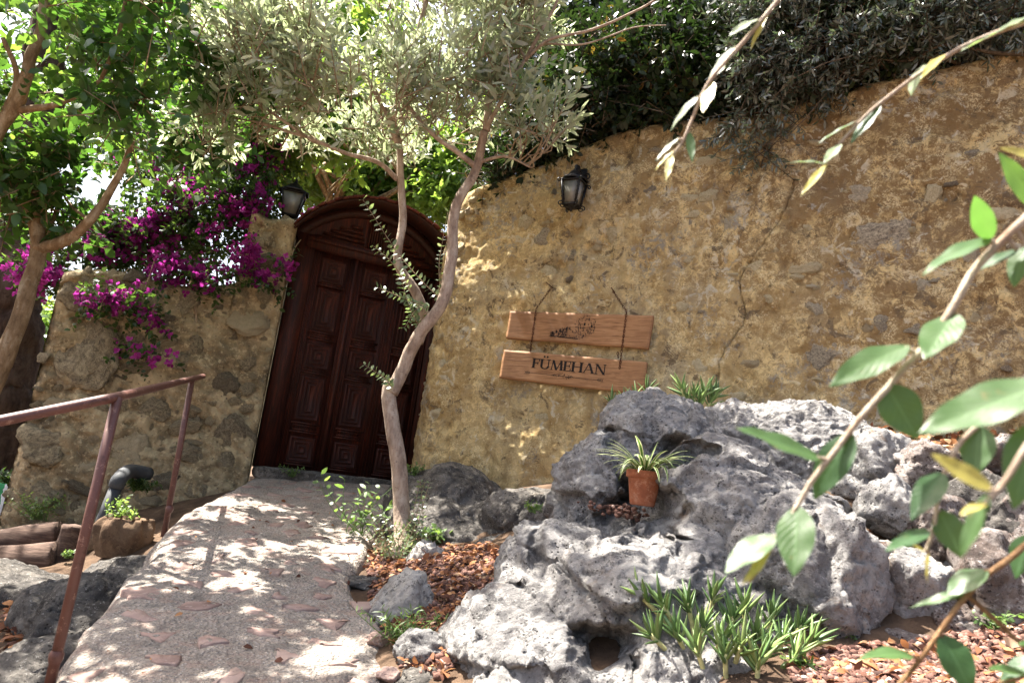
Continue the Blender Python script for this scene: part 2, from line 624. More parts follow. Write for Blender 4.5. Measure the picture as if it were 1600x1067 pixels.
def m_path():
    m = Mat('pebbly_concrete')
    c = m.ramp(m.noise(2.5, 7, .7, dist=.4), [(.3, (.20, .172, .145)), (.5, (.31, .268, .228)), (.7, (.42, .365, .31))])
    c = m.mix(m.ramp(m.vor(62), [(.16, .9), (.34, 0)]), c, (.46, .43, .39))
    c = m.mix(m.ramp(m.noise(16, 8, .78), [(.34, .8), (.43, 0)]), c, (.12, .105, .095))
    c = m.mix(m.ramp(m.noise(95, 5, .8), [(.38, .9), (.46, 0)]), c, (.08, .074, .068))
    c = m.mix(m.ramp(m.noise(5.5, 8, .75, dist=.5), [(.53, 0), (.60, .6)]), c, (.15, .135, .12))
    c = m.mix(m.ramp(m.noise(9, 7, .7), [(.50, 0), (.64, .6)]), c, (.30, .205, .165))
    h = m.math('ADD', m.noise(25, 9, .75), m.math('MULTIPLY', m.vor(62), -.8))
    return m.done(c, .92, m.bump(h, 1.0, .020), spec=.12)

def m_soil():
    m = Mat('dry_soil')
    c = m.ramp(m.noise(8, 8, .7), [(.3, (.05, .032, .022)), (.6, (.13, .085, .055)), (.75, (.2, .14, .09))])
    return m.done(c, .95, m.bump(m.noise(30, 8, .75), 1.0, .02), spec=.1)

def m_litter():
    m = Mat('dry_leaves')
    c = m.ramp(m.attr(), [(0, (.05, .02, .012)), (.3, (.11, .045, .028)), (.55, (.26, .105, .045)), (.8, (.42, .21, .09)), (1, (.52, .40, .27))])
    return m.done(c, .75, spec=.2, trans=c, transfac=.2)

def m_gravel():
    m = Mat('red_lava_gravel')
    c = m.ramp(m.attr(), [(0, (.05, .03, .025)), (.5, (.16, .085, .065)), (.85, (.27, .16, .125)), (1, (.38, .29, .24))])
    c = m.mix(m.ramp(m.noise(120, 4, .7), [(.35, .6), (.5, 0)]), c, (.05, .03, .025))
    return m.done(c, .95, m.bump(m.noise(160, 5, .7), .8, .003), spec=.1)

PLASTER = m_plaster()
RUBBLE = m_rubble('rubble_stone', (.29, .235, .15), (.56, .47, .31), (.085, .073, .06), bump=.03)
MORTAR = m_rubble('rubble_mortar', (.29, .225, .13), (.54, .44, .27), (.08, .062, .043), vary=0, scale=.8, bump=.025)
PATCH = m_rubble('plaster_stone_pale', (.62, .51, .30), (.76, .66, .45), (.30, .22, .13), scale=1.5, bump=.02)
PATCHG = m_rubble('plaster_stone_grey', (.36, .30, .22), (.70, .60, .42), (.07, .058, .048), scale=1.6, bump=.02)
LIME = m_limestone('grey_limestone')
LIMEW = m_limestone('pale_limestone', (.2, .19, .18), (.42, .39, .35), (.62, .59, .54), (.42, .25, .13))
LIMEB = m_limestone('brown_limestone', (.08, .065, .058), (.19, .15, .13), (.42, .39, .37), (.19, .095, .055))
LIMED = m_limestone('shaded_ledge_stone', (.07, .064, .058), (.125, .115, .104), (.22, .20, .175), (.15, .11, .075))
PATHM = m_path()
SOIL = m_soil()
LITTER = m_litter()
GRAVEL = m_gravel()
FLAG = m_rubble('red_flagstone', (.27, .185, .155), (.35, .265, .225), (.16, .11, .092), bump=.004)
DOORW = m_wood('dark_red_wood', (.036, .0085, .0048), (.012, .0035, .0026), (.110, .021, .009), ax=(14, 14, 1.0), rough=.6)
HOODW = m_wood('hood_wood', (.030, .009, .005), (.013, .0045, .003), (.055, .014, .008), ax=(14, 3, 14), rough=.55)
TILEM = m_rubble('hood_tile', (.085, .026, .018), (.14, .045, .03), (.035, .012, .009), bump=.003)
BOARD = m_wood('cedar_board', (.32, .165, .075), (.15, .07, .033), (.42, .24, .12), ax=(1.6, 26, 26), bumpd=.003, vary=5)
INK = m_plain('burnt_lettering', (.012, .009, .008), .8, grain=.1)
IRON = m_plain('black_iron', (.012, .011, .011), .5, .4, .3)
RUST = m_plain('rusty_iron', (.085, .030, .016), .85, .2, .2, grain=.5)
def m_railpaint():
    m = Mat('brown_rail_paint')
    c = m.ramp(m.noise(6, 6, .65), [(.35, (.085, .032, .023)), (.65, (.12, .05, .038))])
    c = m.mix(m.ramp(m.noise(35, 6, .75), [(.57, 0), (.63, .8)]), c, (.26, .15, .11))
    c = m.mix(m.ramp(m.noise(18, 6, .75), [(.36, .8), (.43, 0)]), c, (.06, .022, .014))
    return m.done(c, .48, m.bump(m.noise(60, 5, .7), .35, .0015), spec=.4)
RAIL = m_railpaint()
FROST = m_plain('frosted_glass', (.25, .245, .22), .35, .5, grain=.12, scale=9)
TERRA = m_rubble('terracotta', (.29, .10, .05), (.38, .19, .12), (.17, .06, .035), vary=0, scale=1.2, bump=.001)
PIPE = m_plain('grey_pipe', (.045, .048, .052), .65, .25, grain=.2, scale=12)
SACK = m_rubble('sackcloth', (.095, .06, .037), (.15, .10, .062), (.04, .024, .016), vary=0, scale=1.6, bump=.004)
LOGW = m_wood('weathered_log', (.085, .052, .038), (.035, .022, .017), (.17, .115, .085), ax=(1.2, 12, 12), bumpd=.008, rough=.9, vary=4)
OLIVEBARK = m_bark('olive_bark', (.33, .25, .19), (.15, .105, .08), (.47, .39, .31))
TWIG = m_bark('twig_bark', (.30, .22, .14), (.16, .11, .07), (.42, .33, .22), 2)
MAPLEBARK = m_bark('tan_bark', (.23, .155, .085), (.10, .065, .035), (.37, .30, .20))
PINEBARK = m_bark('dark_furrowed_bark', (.055, .036, .026), (.018, .012, .010), (.09, .065, .05), .6)
L_OLIVE = leaf_mat('olive_leaf', [(0, (.09, .11, .065)), (.5, (.22, .25, .16)), (1, (.40, .42, .31))], [(0, (.26, .32, .14)), (.6, (.46, .53, .28)), (1, (.62, .67, .44))], .45, .32, .6, under=(.40, .40, .32))
L_GREEN = leaf_mat('broad_leaf', [(0, (.016, .042, .012)), (.5, (.035, .080, .020)), (1, (.07, .13, .035))], [(0, (.04, .11, .012)), (.6, (.10, .23, .025)), (1, (.30, .46, .06))], .38, .33, .5)
L_LIME = leaf_mat('sunny_leaf', [(0, (.03, .08, .018)), (1, (.10, .18, .04))], [(0, (.12, .26, .03)), (1, (.40, .55, .08))], .5, .4, .4)
L_HEDGE = leaf_mat('dark_glossy_leaf', [(0, (.007, .012, .005)), (.6, (.015, .027, .010)), (.93, (.03, .05, .015)), (1, (.18, .08, .02))], [(0, (.02, .05, .008)), (.8, (.045, .085, .015)), (1, (.3, .2, .03))], .2, .42, .35)
L_FINE = leaf_mat('fine_grey_leaf', [(0, (.02, .03, .02)), (.6, (.055, .075, .05)), (1, (.14, .165, .12))], [(0, (.03, .06, .02)), (1, (.12, .17, .07))], .22, .28, .6, under=(.17, .18, .15))
DARKTWIG = m_bark('dark_twig_bark', (.10, .075, .05), (.05, .035, .025), (.17, .13, .095), 2)
L_BOUG = leaf_mat('bougainvillea_leaf', [(0, (.012, .028, .01)), (1, (.045, .085, .025))], [(0, (.04, .10, .01)), (1, (.16, .26, .04))], .4)
BRACT = leaf_mat('magenta_bract', [(0, (.10, .006, .07)), (.5, (.25, .015, .18)), (1, (.42, .06, .33))], [(0, (.26, .01, .17)), (1, (.58, .07, .42))], .42, .6, .2)
L_SUCK = leaf_mat('sucker_leaf', [(0, (.06, .10, .045)), (.5, (.13, .18, .085)), (1, (.24, .29, .16))], [(0, (.12, .20, .05)), (1, (.38, .46, .16))], .35, .4, .5)
L_WEED = leaf_mat('weed_leaf', [(0, (.05, .10, .03)), (1, (.13, .20, .06))], [(0, (.15, .28, .04)), (1, (.35, .5, .1))], .4)

def m_bigleaf(name, top, under, tr):
    m = Mat(name)
    uv = m.n('ShaderNodeTexCoord').outputs['UV']
    s = m.n('ShaderNodeSeparateXYZ')
    m.l(uv, s.inputs[0])
    av = m.math('ABSOLUTE', m.math('SUBTRACT', s.outputs[1], .5))
    mid = m.ramp(av, [(.012, 1), (.035, 0)])
    ph = m.math('FRACT', m.math('SUBTRACT', m.math('MULTIPLY', s.outputs[0], 8.0), m.math('MULTIPLY', av, 5.0)))
    side = m.ramp(ph, [(.0, .55), (.10, 0), (.9, 0), (1.0, .55)])
    pale = tuple(min(1, x*1.5+.018) for x in top)
    c = m.mix(m.ramp(m.noise(30, 4, .6), [(.3, 0), (.7, .5)]), top, tuple(x*.75 for x in top))
    c = m.mix(m.math('MAXIMUM', mid, side), c, pale)
    c = m.mix(m.ramp(m.noise(55, 4, .7), [(.66, 0), (.71, .8)]), c, (.20, .13, .05))
    c = m.mix(m.ramp(m.noise(9, 5, .7), [(.5, 0), (.75, .45)]), c, tuple(min(1, x*1.3+.01) for x in top))
    g = m.n('ShaderNodeNewGeometry').outputs['Backfacing']
    c = m.mix(g, c, under)
    return m.done(c, .42, m.bump(m.math('ADD', side, m.noise(60, 3)), .25, .0012), spec=.5, trans=tr, transfac=.42)
BIGLEAF = m_bigleaf('grey_green_branch_leaf', (.050, .105, .030), (.15, .20, .11), (.13, .25, .04))
BIGDARK = m_bigleaf('deep_green_branch_leaf', (.030, .078, .024), (.13, .18, .09), (.09, .21, .03))
BIGPALE = m_bigleaf('pale_branch_leaf', (.15, .195, .10), (.24, .27, .18), (.20, .29, .09))
BIGYEL = m_bigleaf('yellow_branch_leaf', (.34, .30, .07), (.36, .32, .12), (.42, .36, .06))
STEM = m_bark('downy_stem', (.42, .33, .25), (.30, .20, .13), (.58, .50, .40), 3)
STEMB = m_bark('brown_stem', (.26, .15, .075), (.15, .08, .04), (.38, .25, .14), 3)

def m_spider():
    m = Mat('striped_leaf')
    uv = m.n('ShaderNodeTexCoord').outputs['UV']
    s = m.n('ShaderNodeSeparateXYZ')
    m.l(uv, s.inputs[0])
    av = m.math('ABSOLUTE', m.math('SUBTRACT', s.outputs[1], .5))
    c = m.mix(m.ramp(av, [(.22, 0), (.30, 1)]), (.10, .20, .035), (.62, .64, .36))
    return m.done(c, .4, spec=.4, trans=c, transfac=.35)
SPIDER = m_spider()
def m_succ():
    m = Mat('succulent_leaf')
    r = m.rand()
    c = m.ramp(r, [(0, (.06, .115, .03)), (.6, (.115, .19, .05)), (1, (.21, .27, .085))])
    c = m.mix(m.ramp(m.noise(30, 4, .6), [(.4, 0), (.8, .5)]), c, (.06, .11, .05))
    return m.done(c, .42, spec=.45)
SUCC = m_succ()
SUCCSTEM = m_plain('succulent_stem', (.38, .36, .16), .6, grain=.25)

# ================================================================== ground
def rbf(pts, vals, q, eps=1e-3):
    def phi(a, b):
        d2 = ((a[:, None]-b[None])**2).sum(-1)
        return .5*d2*np.log(d2+1e-9)
    n = len(pts)
    A = np.zeros((n+3, n+3))
    A[:n, :n] = phi(pts, pts)+np.eye(n)*eps
    A[:n, n] = A[n, :n] = 1
    A[:n, n+1:] = pts
    A[n+1:, :n] = pts.T
    w = np.linalg.solve(A, np.concatenate([vals, np.zeros(3)]))
    out = np.zeros(len(q))
    for k in range(0, len(q), 20000):
        s = q[k:k+20000]
        out[k:k+20000] = phi(s, pts)@w[:n]+w[n]+s@w[n+1:]
    return out

edgeL = [on_path(*q)[:2] for q in ((375, 752), (262, 812), (225, 865), (185, 905), (125, 985), (85, 1055))]
edgeR = [on_path(*q)[:2] for q in ((645, 752), (608, 800), (565, 868), (548, 920), (590, 965), (604, 1020), (612, 1067))]
edgeL = [(edgeL[0][0]-.02, 7.0)]+edgeL+[(-1.25, 2.2), (-1.0, 1.2), (-.9, -1.5)]
edgeR = [(edgeR[0][0], 7.5)]+edgeR+[(-.25, 2.3), (.1, 1.4), (.4, -1.5)]

ctl = []
for y in (-1.5, 0, 1.5, 2.6, 3.6, 4.6, 5.6, 6.6):
    xl = np.interp(y, [q[1] for q in edgeL[::-1]], [q[0] for q in edgeL[::-1]])
    xr = np.interp(y, [q[1] for q in edgeR[::-1]], [q[0] for q in edgeR[::-1]])
    for t in (.12, .5, .9):
        ctl.append((xl+(xr-xl)*t, y, PA+PB*y-.10))
    if y < 5.5:
        ctl.append((xl-.25, y, PA+PB*y-.36))
ctl += [(-.8, 7.6, 1.30), (-1.6, 7.6, 1.30), (-2.4, 7.4, 1.25)]
for q in ((0, 1067, 3.2), (50, 960, 4.1), (110, 1000, 3.7), (0, 900, 5.0), (10, 850, 5.7), (230, 850, 5.2), (110, 872, 5.35), (20, 830, 6.0)):
    ctl.append(tuple(P(*q)))
for q in ((-6, 6.5, .5), (-8, 5, .35), (-8, 2, .2), (-4, 3, .25), (-5, 0, -.2), (-7, 10, .6), (-4, 8.5, .9), (0, 9, 1.35), (4, 9, 1.5), (-3, 12, 1.0), (6, 12, 1.5), (-9, 12, .5)):
    ctl.append(q)
# planting bed right of the path: dry leaves, then gravel in front of the boulder and a raised bed below the wall
for q in ((700, 985, 3.3), (680, 1060, 2.95), (725, 930, 3.75), (740, 870, 4.35), (770, 850, 4.6), (660, 850, 4.9)):
    ctl.append(tuple(P(*q)))
for q in ((1300, 1060, 2.55), (1450, 1020, 2.75), (1580, 1000, 2.8), (1350, 1010, 2.8), (1500, 1067, 2.5)):
    ctl.append(tuple(P(*q)))
ctl += [(.2, 1.6, .55), (1.2, 1.6, .75), (2.4, 2.0, 1.0), (3.5, 2.4, 1.15), (2.5, 0, .8), (4, 0, 1.0)]
ctl += [(2.3, 4.35, 2.02), (1.9, 4.0, 1.95), (3.0, 3.95, 2.06), (2.6, 3.85, 1.98), (1.3, 4.7, 1.7), (.8, 4.9, 1.5), (.2, 5.5, 1.45), (3.6, 3.4, 2.05), (5, 3, 2.1)]
ctl = np.array(ctl, float)

def axis(a, b, step, far):
    core = np.arange(a, b, step)
    o = np.cumsum(step*1.35**np.arange(1, 30))
    o = o[o < far]
    return np.concatenate([a-o[::-1], core, b+o])
gx, gy = axis(-7, 5, .06, 700), axis(-2, 9.5, .06, 900)
GX, GY = np.meshgrid(gx, gy)
q = np.stack([GX.ravel(), GY.ravel()], -1)
qc = np.stack([np.clip(q[:, 0], -9, 7), np.clip(q[:, 1], -2.5, 12.5)], -1)
gz = rbf(ctl[:, :2], ctl[:, 2], qc)
near = np.exp(-(np.abs(q-qc).sum(1))/4)
gz = gz*near+(1-near)*.9
gz += .035*fbm(np.c_[q*3, q[:, :1]*0], 4, 3)*near
terr = np.c_[q, gz]
def ground_z(x, y):
    """height of the built terrain sheet under a point"""
    i = np.clip(np.searchsorted(gy, y)-1, 0, len(gy)-2)
    j = np.clip(np.searchsorted(gx, x)-1, 0, len(gx)-2)
    Z = gz.reshape(GX.shape)
    u, v = (x-gx[j])/(gx[j+1]-gx[j]), (y-gy[i])/(gy[i+1]-gy[i])
    return Z[i, j]*(1-u)*(1-v)+Z[i, j+1]*u*(1-v)+Z[i+1, j]*(1-u)*v+Z[i+1, j+1]*u*v
def on_ground(x, y):
    """where the view ray through a pixel first meets the terrain"""
    v = ray(x, y)
    v = v/v[1]
    for t in np.arange(1.2, 40, .01):
        p = cC+v*t
        if p[2] < ground_z(p[0], p[1]):
            return p
    return cC+v*8
g = mk('ground', terr, [grid_quads(len(gy), len(gx))], SOIL, smooth_shade=True)
tag(g, kind='structure')

# far hillside seen through the gap at the left
hx, hy = np.meshgrid(np.linspace(-260, 160, 60), np.linspace(120, 420, 40))
hz = 1+52*np.exp(-((hx+90)/110)**2-((hy-290)/90)**2)+5*fbm(np.c_[hx.ravel()*.02, hy.ravel()*.02, hx.ravel()*0], 4, 8).reshape(hx.shape)-6
HILLM = m_plain('wooded_hillside', (.11, .15, .09), .9, .1, grain=.5, scale=.25)
tag(mk('hill', np.stack([hx, hy, hz], -1).reshape(-1, 3), [grid_quads(40, 60)], HILLM, smooth_shade=True), kind='structure')

# ================================================================== the ramp
ns, nt_ = 96, 760
ys = np.linspace(0, 1, nt_)
eL, eR = smooth(edgeL, nt_), smooth(edgeR, nt_)
eL[:, 0] += .055*fbm(np.c_[eL[:, 1]*2.6, eL[:, 1]*0+3, eL[:, 1]*0], 4, 71)
eR[:, 0] += .04*fbm(np.c_[eR[:, 1]*3.1, eR[:, 1]*0+8, eR[:, 1]*0], 4, 72)
def path_surface(x, y):
    return path_z(y)+.018*fbm(np.array([[x*2.2, y*2.2, 0]]), 3, 4)[0]+.009*fbm(np.array([[x*11, y*11, 0]]), 4, 6)[0]

fr = np.random.default_rng(21)
placed = [(q[0], q[1], .13) for q in (on_path(258, 1030), on_path(412, 990))]
seeds = [(258, 1030), (412, 990), (332, 1002), (300, 912), (310, 945), (215, 965), (205, 995), (190, 1020), (140, 1050), (365, 965), (285, 985), (380, 920), (410, 925),
         (460, 965), (470, 950), (525, 1035), (570, 1050), (590, 1000), (575, 945), (350, 1060), (500, 955), (420, 1035), (640, 1050), (285, 850), (355, 905), (545, 1010)]
spots = [tuple(on_path(*s)[:2]) for s in seeds]
for t in range(3000):
    y = fr.uniform(2.3, 6.3)
    xl = np.interp(y, eL[::-1, 1], eL[::-1, 0])
    xr = np.interp(y, eR[::-1, 1], eR[::-1, 0])
    spots.append((fr.uniform(xl+.12, xr-.1), y))
done, nflag, flag_polys, flag_xy = [], 0, [], []
for x, y in spots:
    r = fr.uniform(.055, .115)
    if nflag >= 95:
        break
    if any((x-a)**2+(y-b)**2 < (r+c+.045)**2 for a, b, c in done):
        continue
    done.append((x, y, r))
    nflag += 1
    m = fr.integers(5, 8)
    an = np.sort(fr.uniform(0, 2*math.pi, m)*.35+np.arange(m)/m*2*math.pi)
    rad = r*fr.uniform(.55, 1.2, m)
    el = fr.uniform(.75, 1.35)
    pts = np.stack([np.cos(an)*rad*el, np.sin(an)*rad/el], -1)
    d = []
    for k in range(m):                                       # broken edges
        a, b = pts[k], pts[(k+1) % m]
        d += [a, a*.62+b*.38+fr.normal(size=2)*.006, a*.3+b*.7+fr.normal(size=2)*.006]
    d = np.array(d)+np.array([x, y])
    flag_polys.append(d)
    flag_xy.append((x, y))
ss = np.linspace(0, 1, ns)
top = eL[:, None]*(1-ss)[None, :, None]+eR[:, None]*ss[None, :, None]
tx, ty = top[..., 0].ravel(), top[..., 1].ravel()
tz = path_z(ty)+.018*fbm(np.c_[tx*2.2, ty*2.2, tx*0], 3, 4)+.009*fbm(np.c_[tx*11, ty*11, tx*0], 4, 6)
joint = np.zeros(len(tx))
for d in flag_polys:                                         # open joints round the set stones
    c_ = d.mean(0)
    R_ = np.abs(d-c_).max()+.05
    ix = np.where((np.abs(tx-c_[0]) < R_) & (np.abs(ty-c_[1]) < R_))[0]
    if not len(ix):
        continue
    q_ = np.c_[tx[ix], ty[ix]]
    a_, b_ = d, np.roll(d, -1, 0)
    ab = b_-a_
    t_ = np.clip(((q_[:, None]-a_[None])*ab[None]).sum(-1)/((ab*ab).sum(-1)[None]+1e-9), 0, 1)
    dist = np.linalg.norm(q_[:, None]-(a_[None]+ab[None]*t_[..., None]), axis=-1).min(1)
    joint[ix] = np.maximum(joint[ix], np.exp(-(dist/.007)**2))
gate_ = np.clip(.55+fbm(np.c_[tx*6, ty*6, tx*0], 2, 19)*2.2, 0, 1)
tz -= .011*joint*gate_
crk = np.abs(fbm(np.c_[tx*2.4, ty*2.4, tx*0+5], 3, 23))
tz -= .012*np.exp(-(crk/.012)**2)*np.clip(.3+fbm(np.c_[tx*3, ty*3, tx*0], 2, 25)*2, 0, 1)
sfull = np.tile(ss, nt_)
tz -= .05*np.exp(-sfull/.025)*(1+fbm(np.c_[tx*8, ty*8, tx*0], 3, 9))
tz -= .03*np.exp(-(1-sfull)/.02)
rows = np.stack([tx, ty, tz], -1).reshape(nt_, ns, 3)
skL, skR = [], []
for k, (dx, dz) in enumerate(((.03, -.06), (.05, -.14), (.07, -.24), (.12, -.36), (.2, -.55))):
    a = rows[:, 0].copy()
    a += np.array([-dx, 0, dz])
    a[:, 0] -= .05*fbm(a*7, 4, 12)*(k+1)*.5
    skL.insert(0, a)
    b = rows[:, -1].copy()
    b += np.array([dx*.5, 0, dz*.5])
    skR.append(b)
full = np.concatenate([np.stack(skL, 1), rows, np.stack(skR, 1)], 1)
pathobj = mk('path', full.reshape(-1, 3), [grid_quads(full.shape[0], full.shape[1])[:, ::-1]], PATHM, smooth_shade=True)
tag(pathobj, kind='structure')

for d, (x, y) in zip(flag_polys, flag_xy):
    n = len(d)
    tilt = fr.normal(size=2)*.015
    z0 = np.array([path_surface(a, b) for a, b in d])
    zc = path_surface(x, y)
    hi = z0*.5+(zc+PB*(d[:, 1]-y))*.5+.002+(d-np.array([x, y]))@tilt
    ins = d+(np.array([x, y])-d)*.05
    V = np.vstack([np.c_[d, hi-.03], np.c_[d, hi-.003], np.c_[ins, hi], [[x, y, hi.mean()+.001]]])
    j = np.arange(n)
    k = (j+1) % n
    F = [np.concatenate([np.stack([j, k, n+k, n+j], -1), np.stack([n+j, n+k, 2*n+k, 2*n+j], -1)]), np.stack([2*n+j, 2*n+k, np.full(n, 3*n)], -1)]
    mk('flagstone', V, F, FLAG, pathobj)

# ================================================================== the plastered wall
WA = math.radians(62)
wd = np.array([math.sin(WA), -math.cos(WA), 0.0])           # along the wall, towards the camera's right
wo = np.array([-math.cos(WA), -math.sin(WA), 0.0])          # out of the wall, towards the path
wp = P(905, 550, 5.6)
def on_wall(x, y, off=0.0):
    return on_plane(x, y, wp+wo*off, wo)
def wall_su(p):
    return np.dot(p-wp, wd), p[2]
S0, RAD = -1.12, .46
arc_c = wp+wd*S0-wo*RAD
arc_c[2] = 0
ARC = WA+math.radians(4)
def wall_frame(s):
    """plan point and outward normal at arc-length s"""
    s = np.asarray(s, float)
    pt = wp[None, :2]+wd[None, :2]*np.maximum(s, S0)[:, None]
    nn = np.repeat(wo[None, :2], len(s), 0)
    a = np.clip((S0-s)/RAD, 0, ARC)
    base = math.atan2(wo[1], wo[0])
    an = base-a
    arcp = arc_c[None, :2]+RAD*np.stack([np.cos(an), np.sin(an)], -1)
    m = s < S0
    pt[m] = arcp[m]
    nn[m] = np.stack([np.cos(an), np.sin(an)], -1)[m]
    ext = np.maximum(0, (S0-s)-RAD*ARC)
    tang = np.stack([np.sin(an), -np.cos(an)], -1)
    pt = pt+tang*ext[:, None]
    return pt, nn
def wall_top(s):
    return 4.06+.175*np.clip(np.asarray(s)+1.1, -.3, 9)+.17*np.exp(-((np.asarray(s)-.15)/.75)**2)
crack = [wall_su(on_wall(*c)) for c in ((1240, 280), (1228, 325), (1208, 362), (1172, 408), (1160, 455), (1160, 500), (1136, 545), (1120, 600), (1108, 640))]
ck0, ck1 = min(c[0] for c in crack)-.09, max(c[0] for c in crack)+.09
sv = np.concatenate([np.arange(S0-RAD*ARC-1.0, ck0, .0145), np.arange(ck0, ck1, .0055), np.arange(ck1, 3.6, .0145), np.arange(3.6, 7.5, .08)])
zv = np.linspace(0, 1, 230)
pt, nn = wall_frame(sv)
Sg, Zg = np.meshgrid(sv, zv, indexing='ij')
zt = wall_top(sv)+.03*fbm(np.c_[sv*2.5, sv*0, sv*0], 3, 2)
Zw = .75+(zt-.75)[:, None]*Zg
q3 = np.stack([Sg.ravel(), Zw.ravel(), np.zeros(Sg.size)], -1)
h = .030*fbm(q3*2.3, 4, 31)+.014*fbm(q3*9, 4, 32)+.008*fbm(q3*32, 3, 33)
pit = np.maximum(0, fbm(q3*6.5, 4, 36)-.20)
h -= pit*.075                                               # flaked-off plaster
h += .010*np.clip(fbm(q3*3.7, 4, 37)*3, 0, 1)
h += .03*(1-np.clip((Zw.ravel()-.9)/3.2, 0, 1))             # slight batter
top_round = np.maximum(0, (Zw-(zt[:, None]-.10))/.10).ravel()
h -= .10*top_round**2
crack2 = [wall_su(on_wall(*c)) for c in ((1172, 408), (1195, 395), (1230, 392))]
def carve_line(pts, width, depth):
    global h
    c = smooth(np.array(pts), 420)
    c[:, 0] += .04*fbm(np.c_[c[:, 1]*7, c[:, 0]*0, c[:, 0]*0], 6, 77, .62)
    m = (q3[:, 0] > c[:, 0].min()-.1) & (q3[:, 0] < c[:, 0].max()+.1)
    ix = np.where(m)[0]
    d = np.full(len(ix), 9.0)
    for k in range(len(c)):
        d = np.minimum(d, (q3[ix, 0]-c[k, 0])**2+(q3[ix, 1]-c[k, 1])**2)
    h[ix] -= depth*np.exp(-d/(width*width))
carve_line(crack, .0038, .024)
carve_line(crack2, .005, .025)
Hm = h.reshape(Sg.shape)
front = np.stack([pt[:, None, 0]+nn[:, None, 0]*Hm, pt[:, None, 1]+nn[:, None, 1]*Hm, Zw], -1)
back = np.stack([pt[:, 0]-nn[:, 0]*.42, pt[:, 1]-nn[:, 1]*.42], -1)
capm = np.stack([pt[:, 0]-nn[:, 0]*.22, pt[:, 1]-nn[:, 1]*.22, zt+.03], -1)[:, None]
capb = np.concatenate([back, (zt-.02)[:, None]], -1)[:, None]
botb = np.concatenate([back, np.full((len(sv), 1), .75)], -1)[:, None]
allw = np.concatenate([front, capm, capb, botb], 1)
pw = empty('plastered_wall', 'long high ochre plastered wall with embedded stones and a jagged crack, right of the gate', 'wall', (wp[0], wp[1], .75))
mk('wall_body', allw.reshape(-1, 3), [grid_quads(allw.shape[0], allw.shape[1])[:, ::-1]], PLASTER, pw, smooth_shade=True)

# stones showing through the plaster
def flat_stone_mesh(seed, sub=4, mat=PATCH):
    V, F = rock(seed, sub, 12, .26, .08, 2.6)
    V = V*np.array([1, .8, 1])
    return mesh_data('stone', V, [F], (mat,), smooth_shade=True)
pale_me = [flat_stone_mesh(100+k) for k in range(6)]
grey_me = [flat_stone_mesh(120+k, 4, PATCHG) for k in range(6)]
WSTONES = [(820, 345, 25, 22, 0), (852, 368, 26, 34, 1), (815, 376, 26, 24, 0), (962, 362, 36, 40, 0), (938, 305, 20, 16, 0), (1015, 293, 30, 22, 1), (968, 310, 24, 16, 0), (858, 430, 30, 30, 0), (895, 400, 24, 22, 1),
           (752, 420, 26, 22, 0), (958, 428, 36, 22, 0), (1075, 312, 30, 20, 0), (1110, 304, 30, 18, 0), (1028, 345, 36, 18, 1), (1080, 336, 34, 16, 0), (1146, 354, 30, 24, 1), (1016, 366, 26, 18, 0), (1222, 382, 60, 20, 0), (1262, 420, 52, 20, 0), (1198, 412, 44, 24, 0),
           (1345, 298, 60, 36, 1), (1378, 362, 72, 58, 1), (1434, 242, 32, 30, 1), (1350, 246, 62, 24, 1), (1516, 241, 36, 18, 1), (1211, 466, 30, 16, 0), (1272, 480, 30, 24, 1), (1285, 556, 46, 52, 1), (1372, 506, 30, 24, 1), (1430, 517, 32, 20, 1),
           (1352, 512, 24, 14, 0), (1442, 448, 34, 26, 1), (1245, 432, 24, 14, 0), (1055, 426, 34, 18, 0), (1085, 405, 30, 14, 0), (985, 455, 26, 14, 0), (1290, 330, 22, 14, 0), (1486, 284, 30, 18, 1), (1460, 300, 34, 26, 0), (1060, 476, 36, 22, 0),
           (1090, 570, 36, 22, 0), (1170, 570, 32, 18, 0), (1150, 620, 34, 16, 0), (770, 470, 28, 26, 0), (740, 520, 26, 22, 0), (735, 600, 26, 30, 0), (790, 640, 34, 24, 0), (850, 655, 34, 22, 0), (812, 722, 36, 24, 1), (780, 700, 26, 20, 0),
           (1560, 330, 44, 36, 0), (1520, 400, 30, 22, 1), (1570, 555, 40, 34, 1), (1455, 570, 30, 20, 1), (1350, 575, 34, 20, 1), (820, 770, 40, 22, 1), (858, 758, 30, 18, 1), (780, 330, 22, 18, 0), (905, 345, 20, 16, 0), (1110, 250, 34, 18, 0), (1030, 235, 24, 12, 1), (760, 380, 22, 20, 0)]
wr = np.random.default_rng(5)
rzw = math.atan2(wd[1], wd[0])
def put_wall_stone(p, w, hh, grey, deep=.014):
    me = (grey_me if grey else pale_me)[wr.integers(6)]
    instance('stone', me, pw, p-wo*deep, (0, wr.uniform(0, 6.28) if w < hh*1.4 and hh < w*1.4 else wr.uniform(-.25, .25), rzw+wr.normal()*.05), (w*.5, .034, hh*.5))
for x, y, w, hh, g_ in WSTONES:
    p = on_wall(x, y)
    k = np.dot(p-cC, cF)/FPX
    put_wall_stone(p, w*k*1.12, hh*k*1.1, g_)
for t in range(95):
    s, z = wr.uniform(-1.05, 3.4), wr.uniform(1.6, 4.2)
    p = wp+wd*s
    p[2] = z
    put_wall_stone(p, wr.uniform(.035, .12), wr.uniform(.03, .08), wr.random() < .35, .016)
for t in range(40):                                         # on the rounded end beside the gate
    s = S0-wr.uniform(.02, .45)
    a, b = wall_frame(np.array([s]))
    an = math.atan2(b[0, 1], b[0, 0])+math.pi/2
    me = (grey_me if wr.random() < .3 else pale_me)[wr.integers(6)]
    w = wr.uniform(.04, .13)
    instance('stone', me, pw, (a[0, 0], a[0, 1], wr.uniform(1.5, 4.0)), (0, wr.uniform(-.4, .4), an), (w*.5, .034, w*.4))

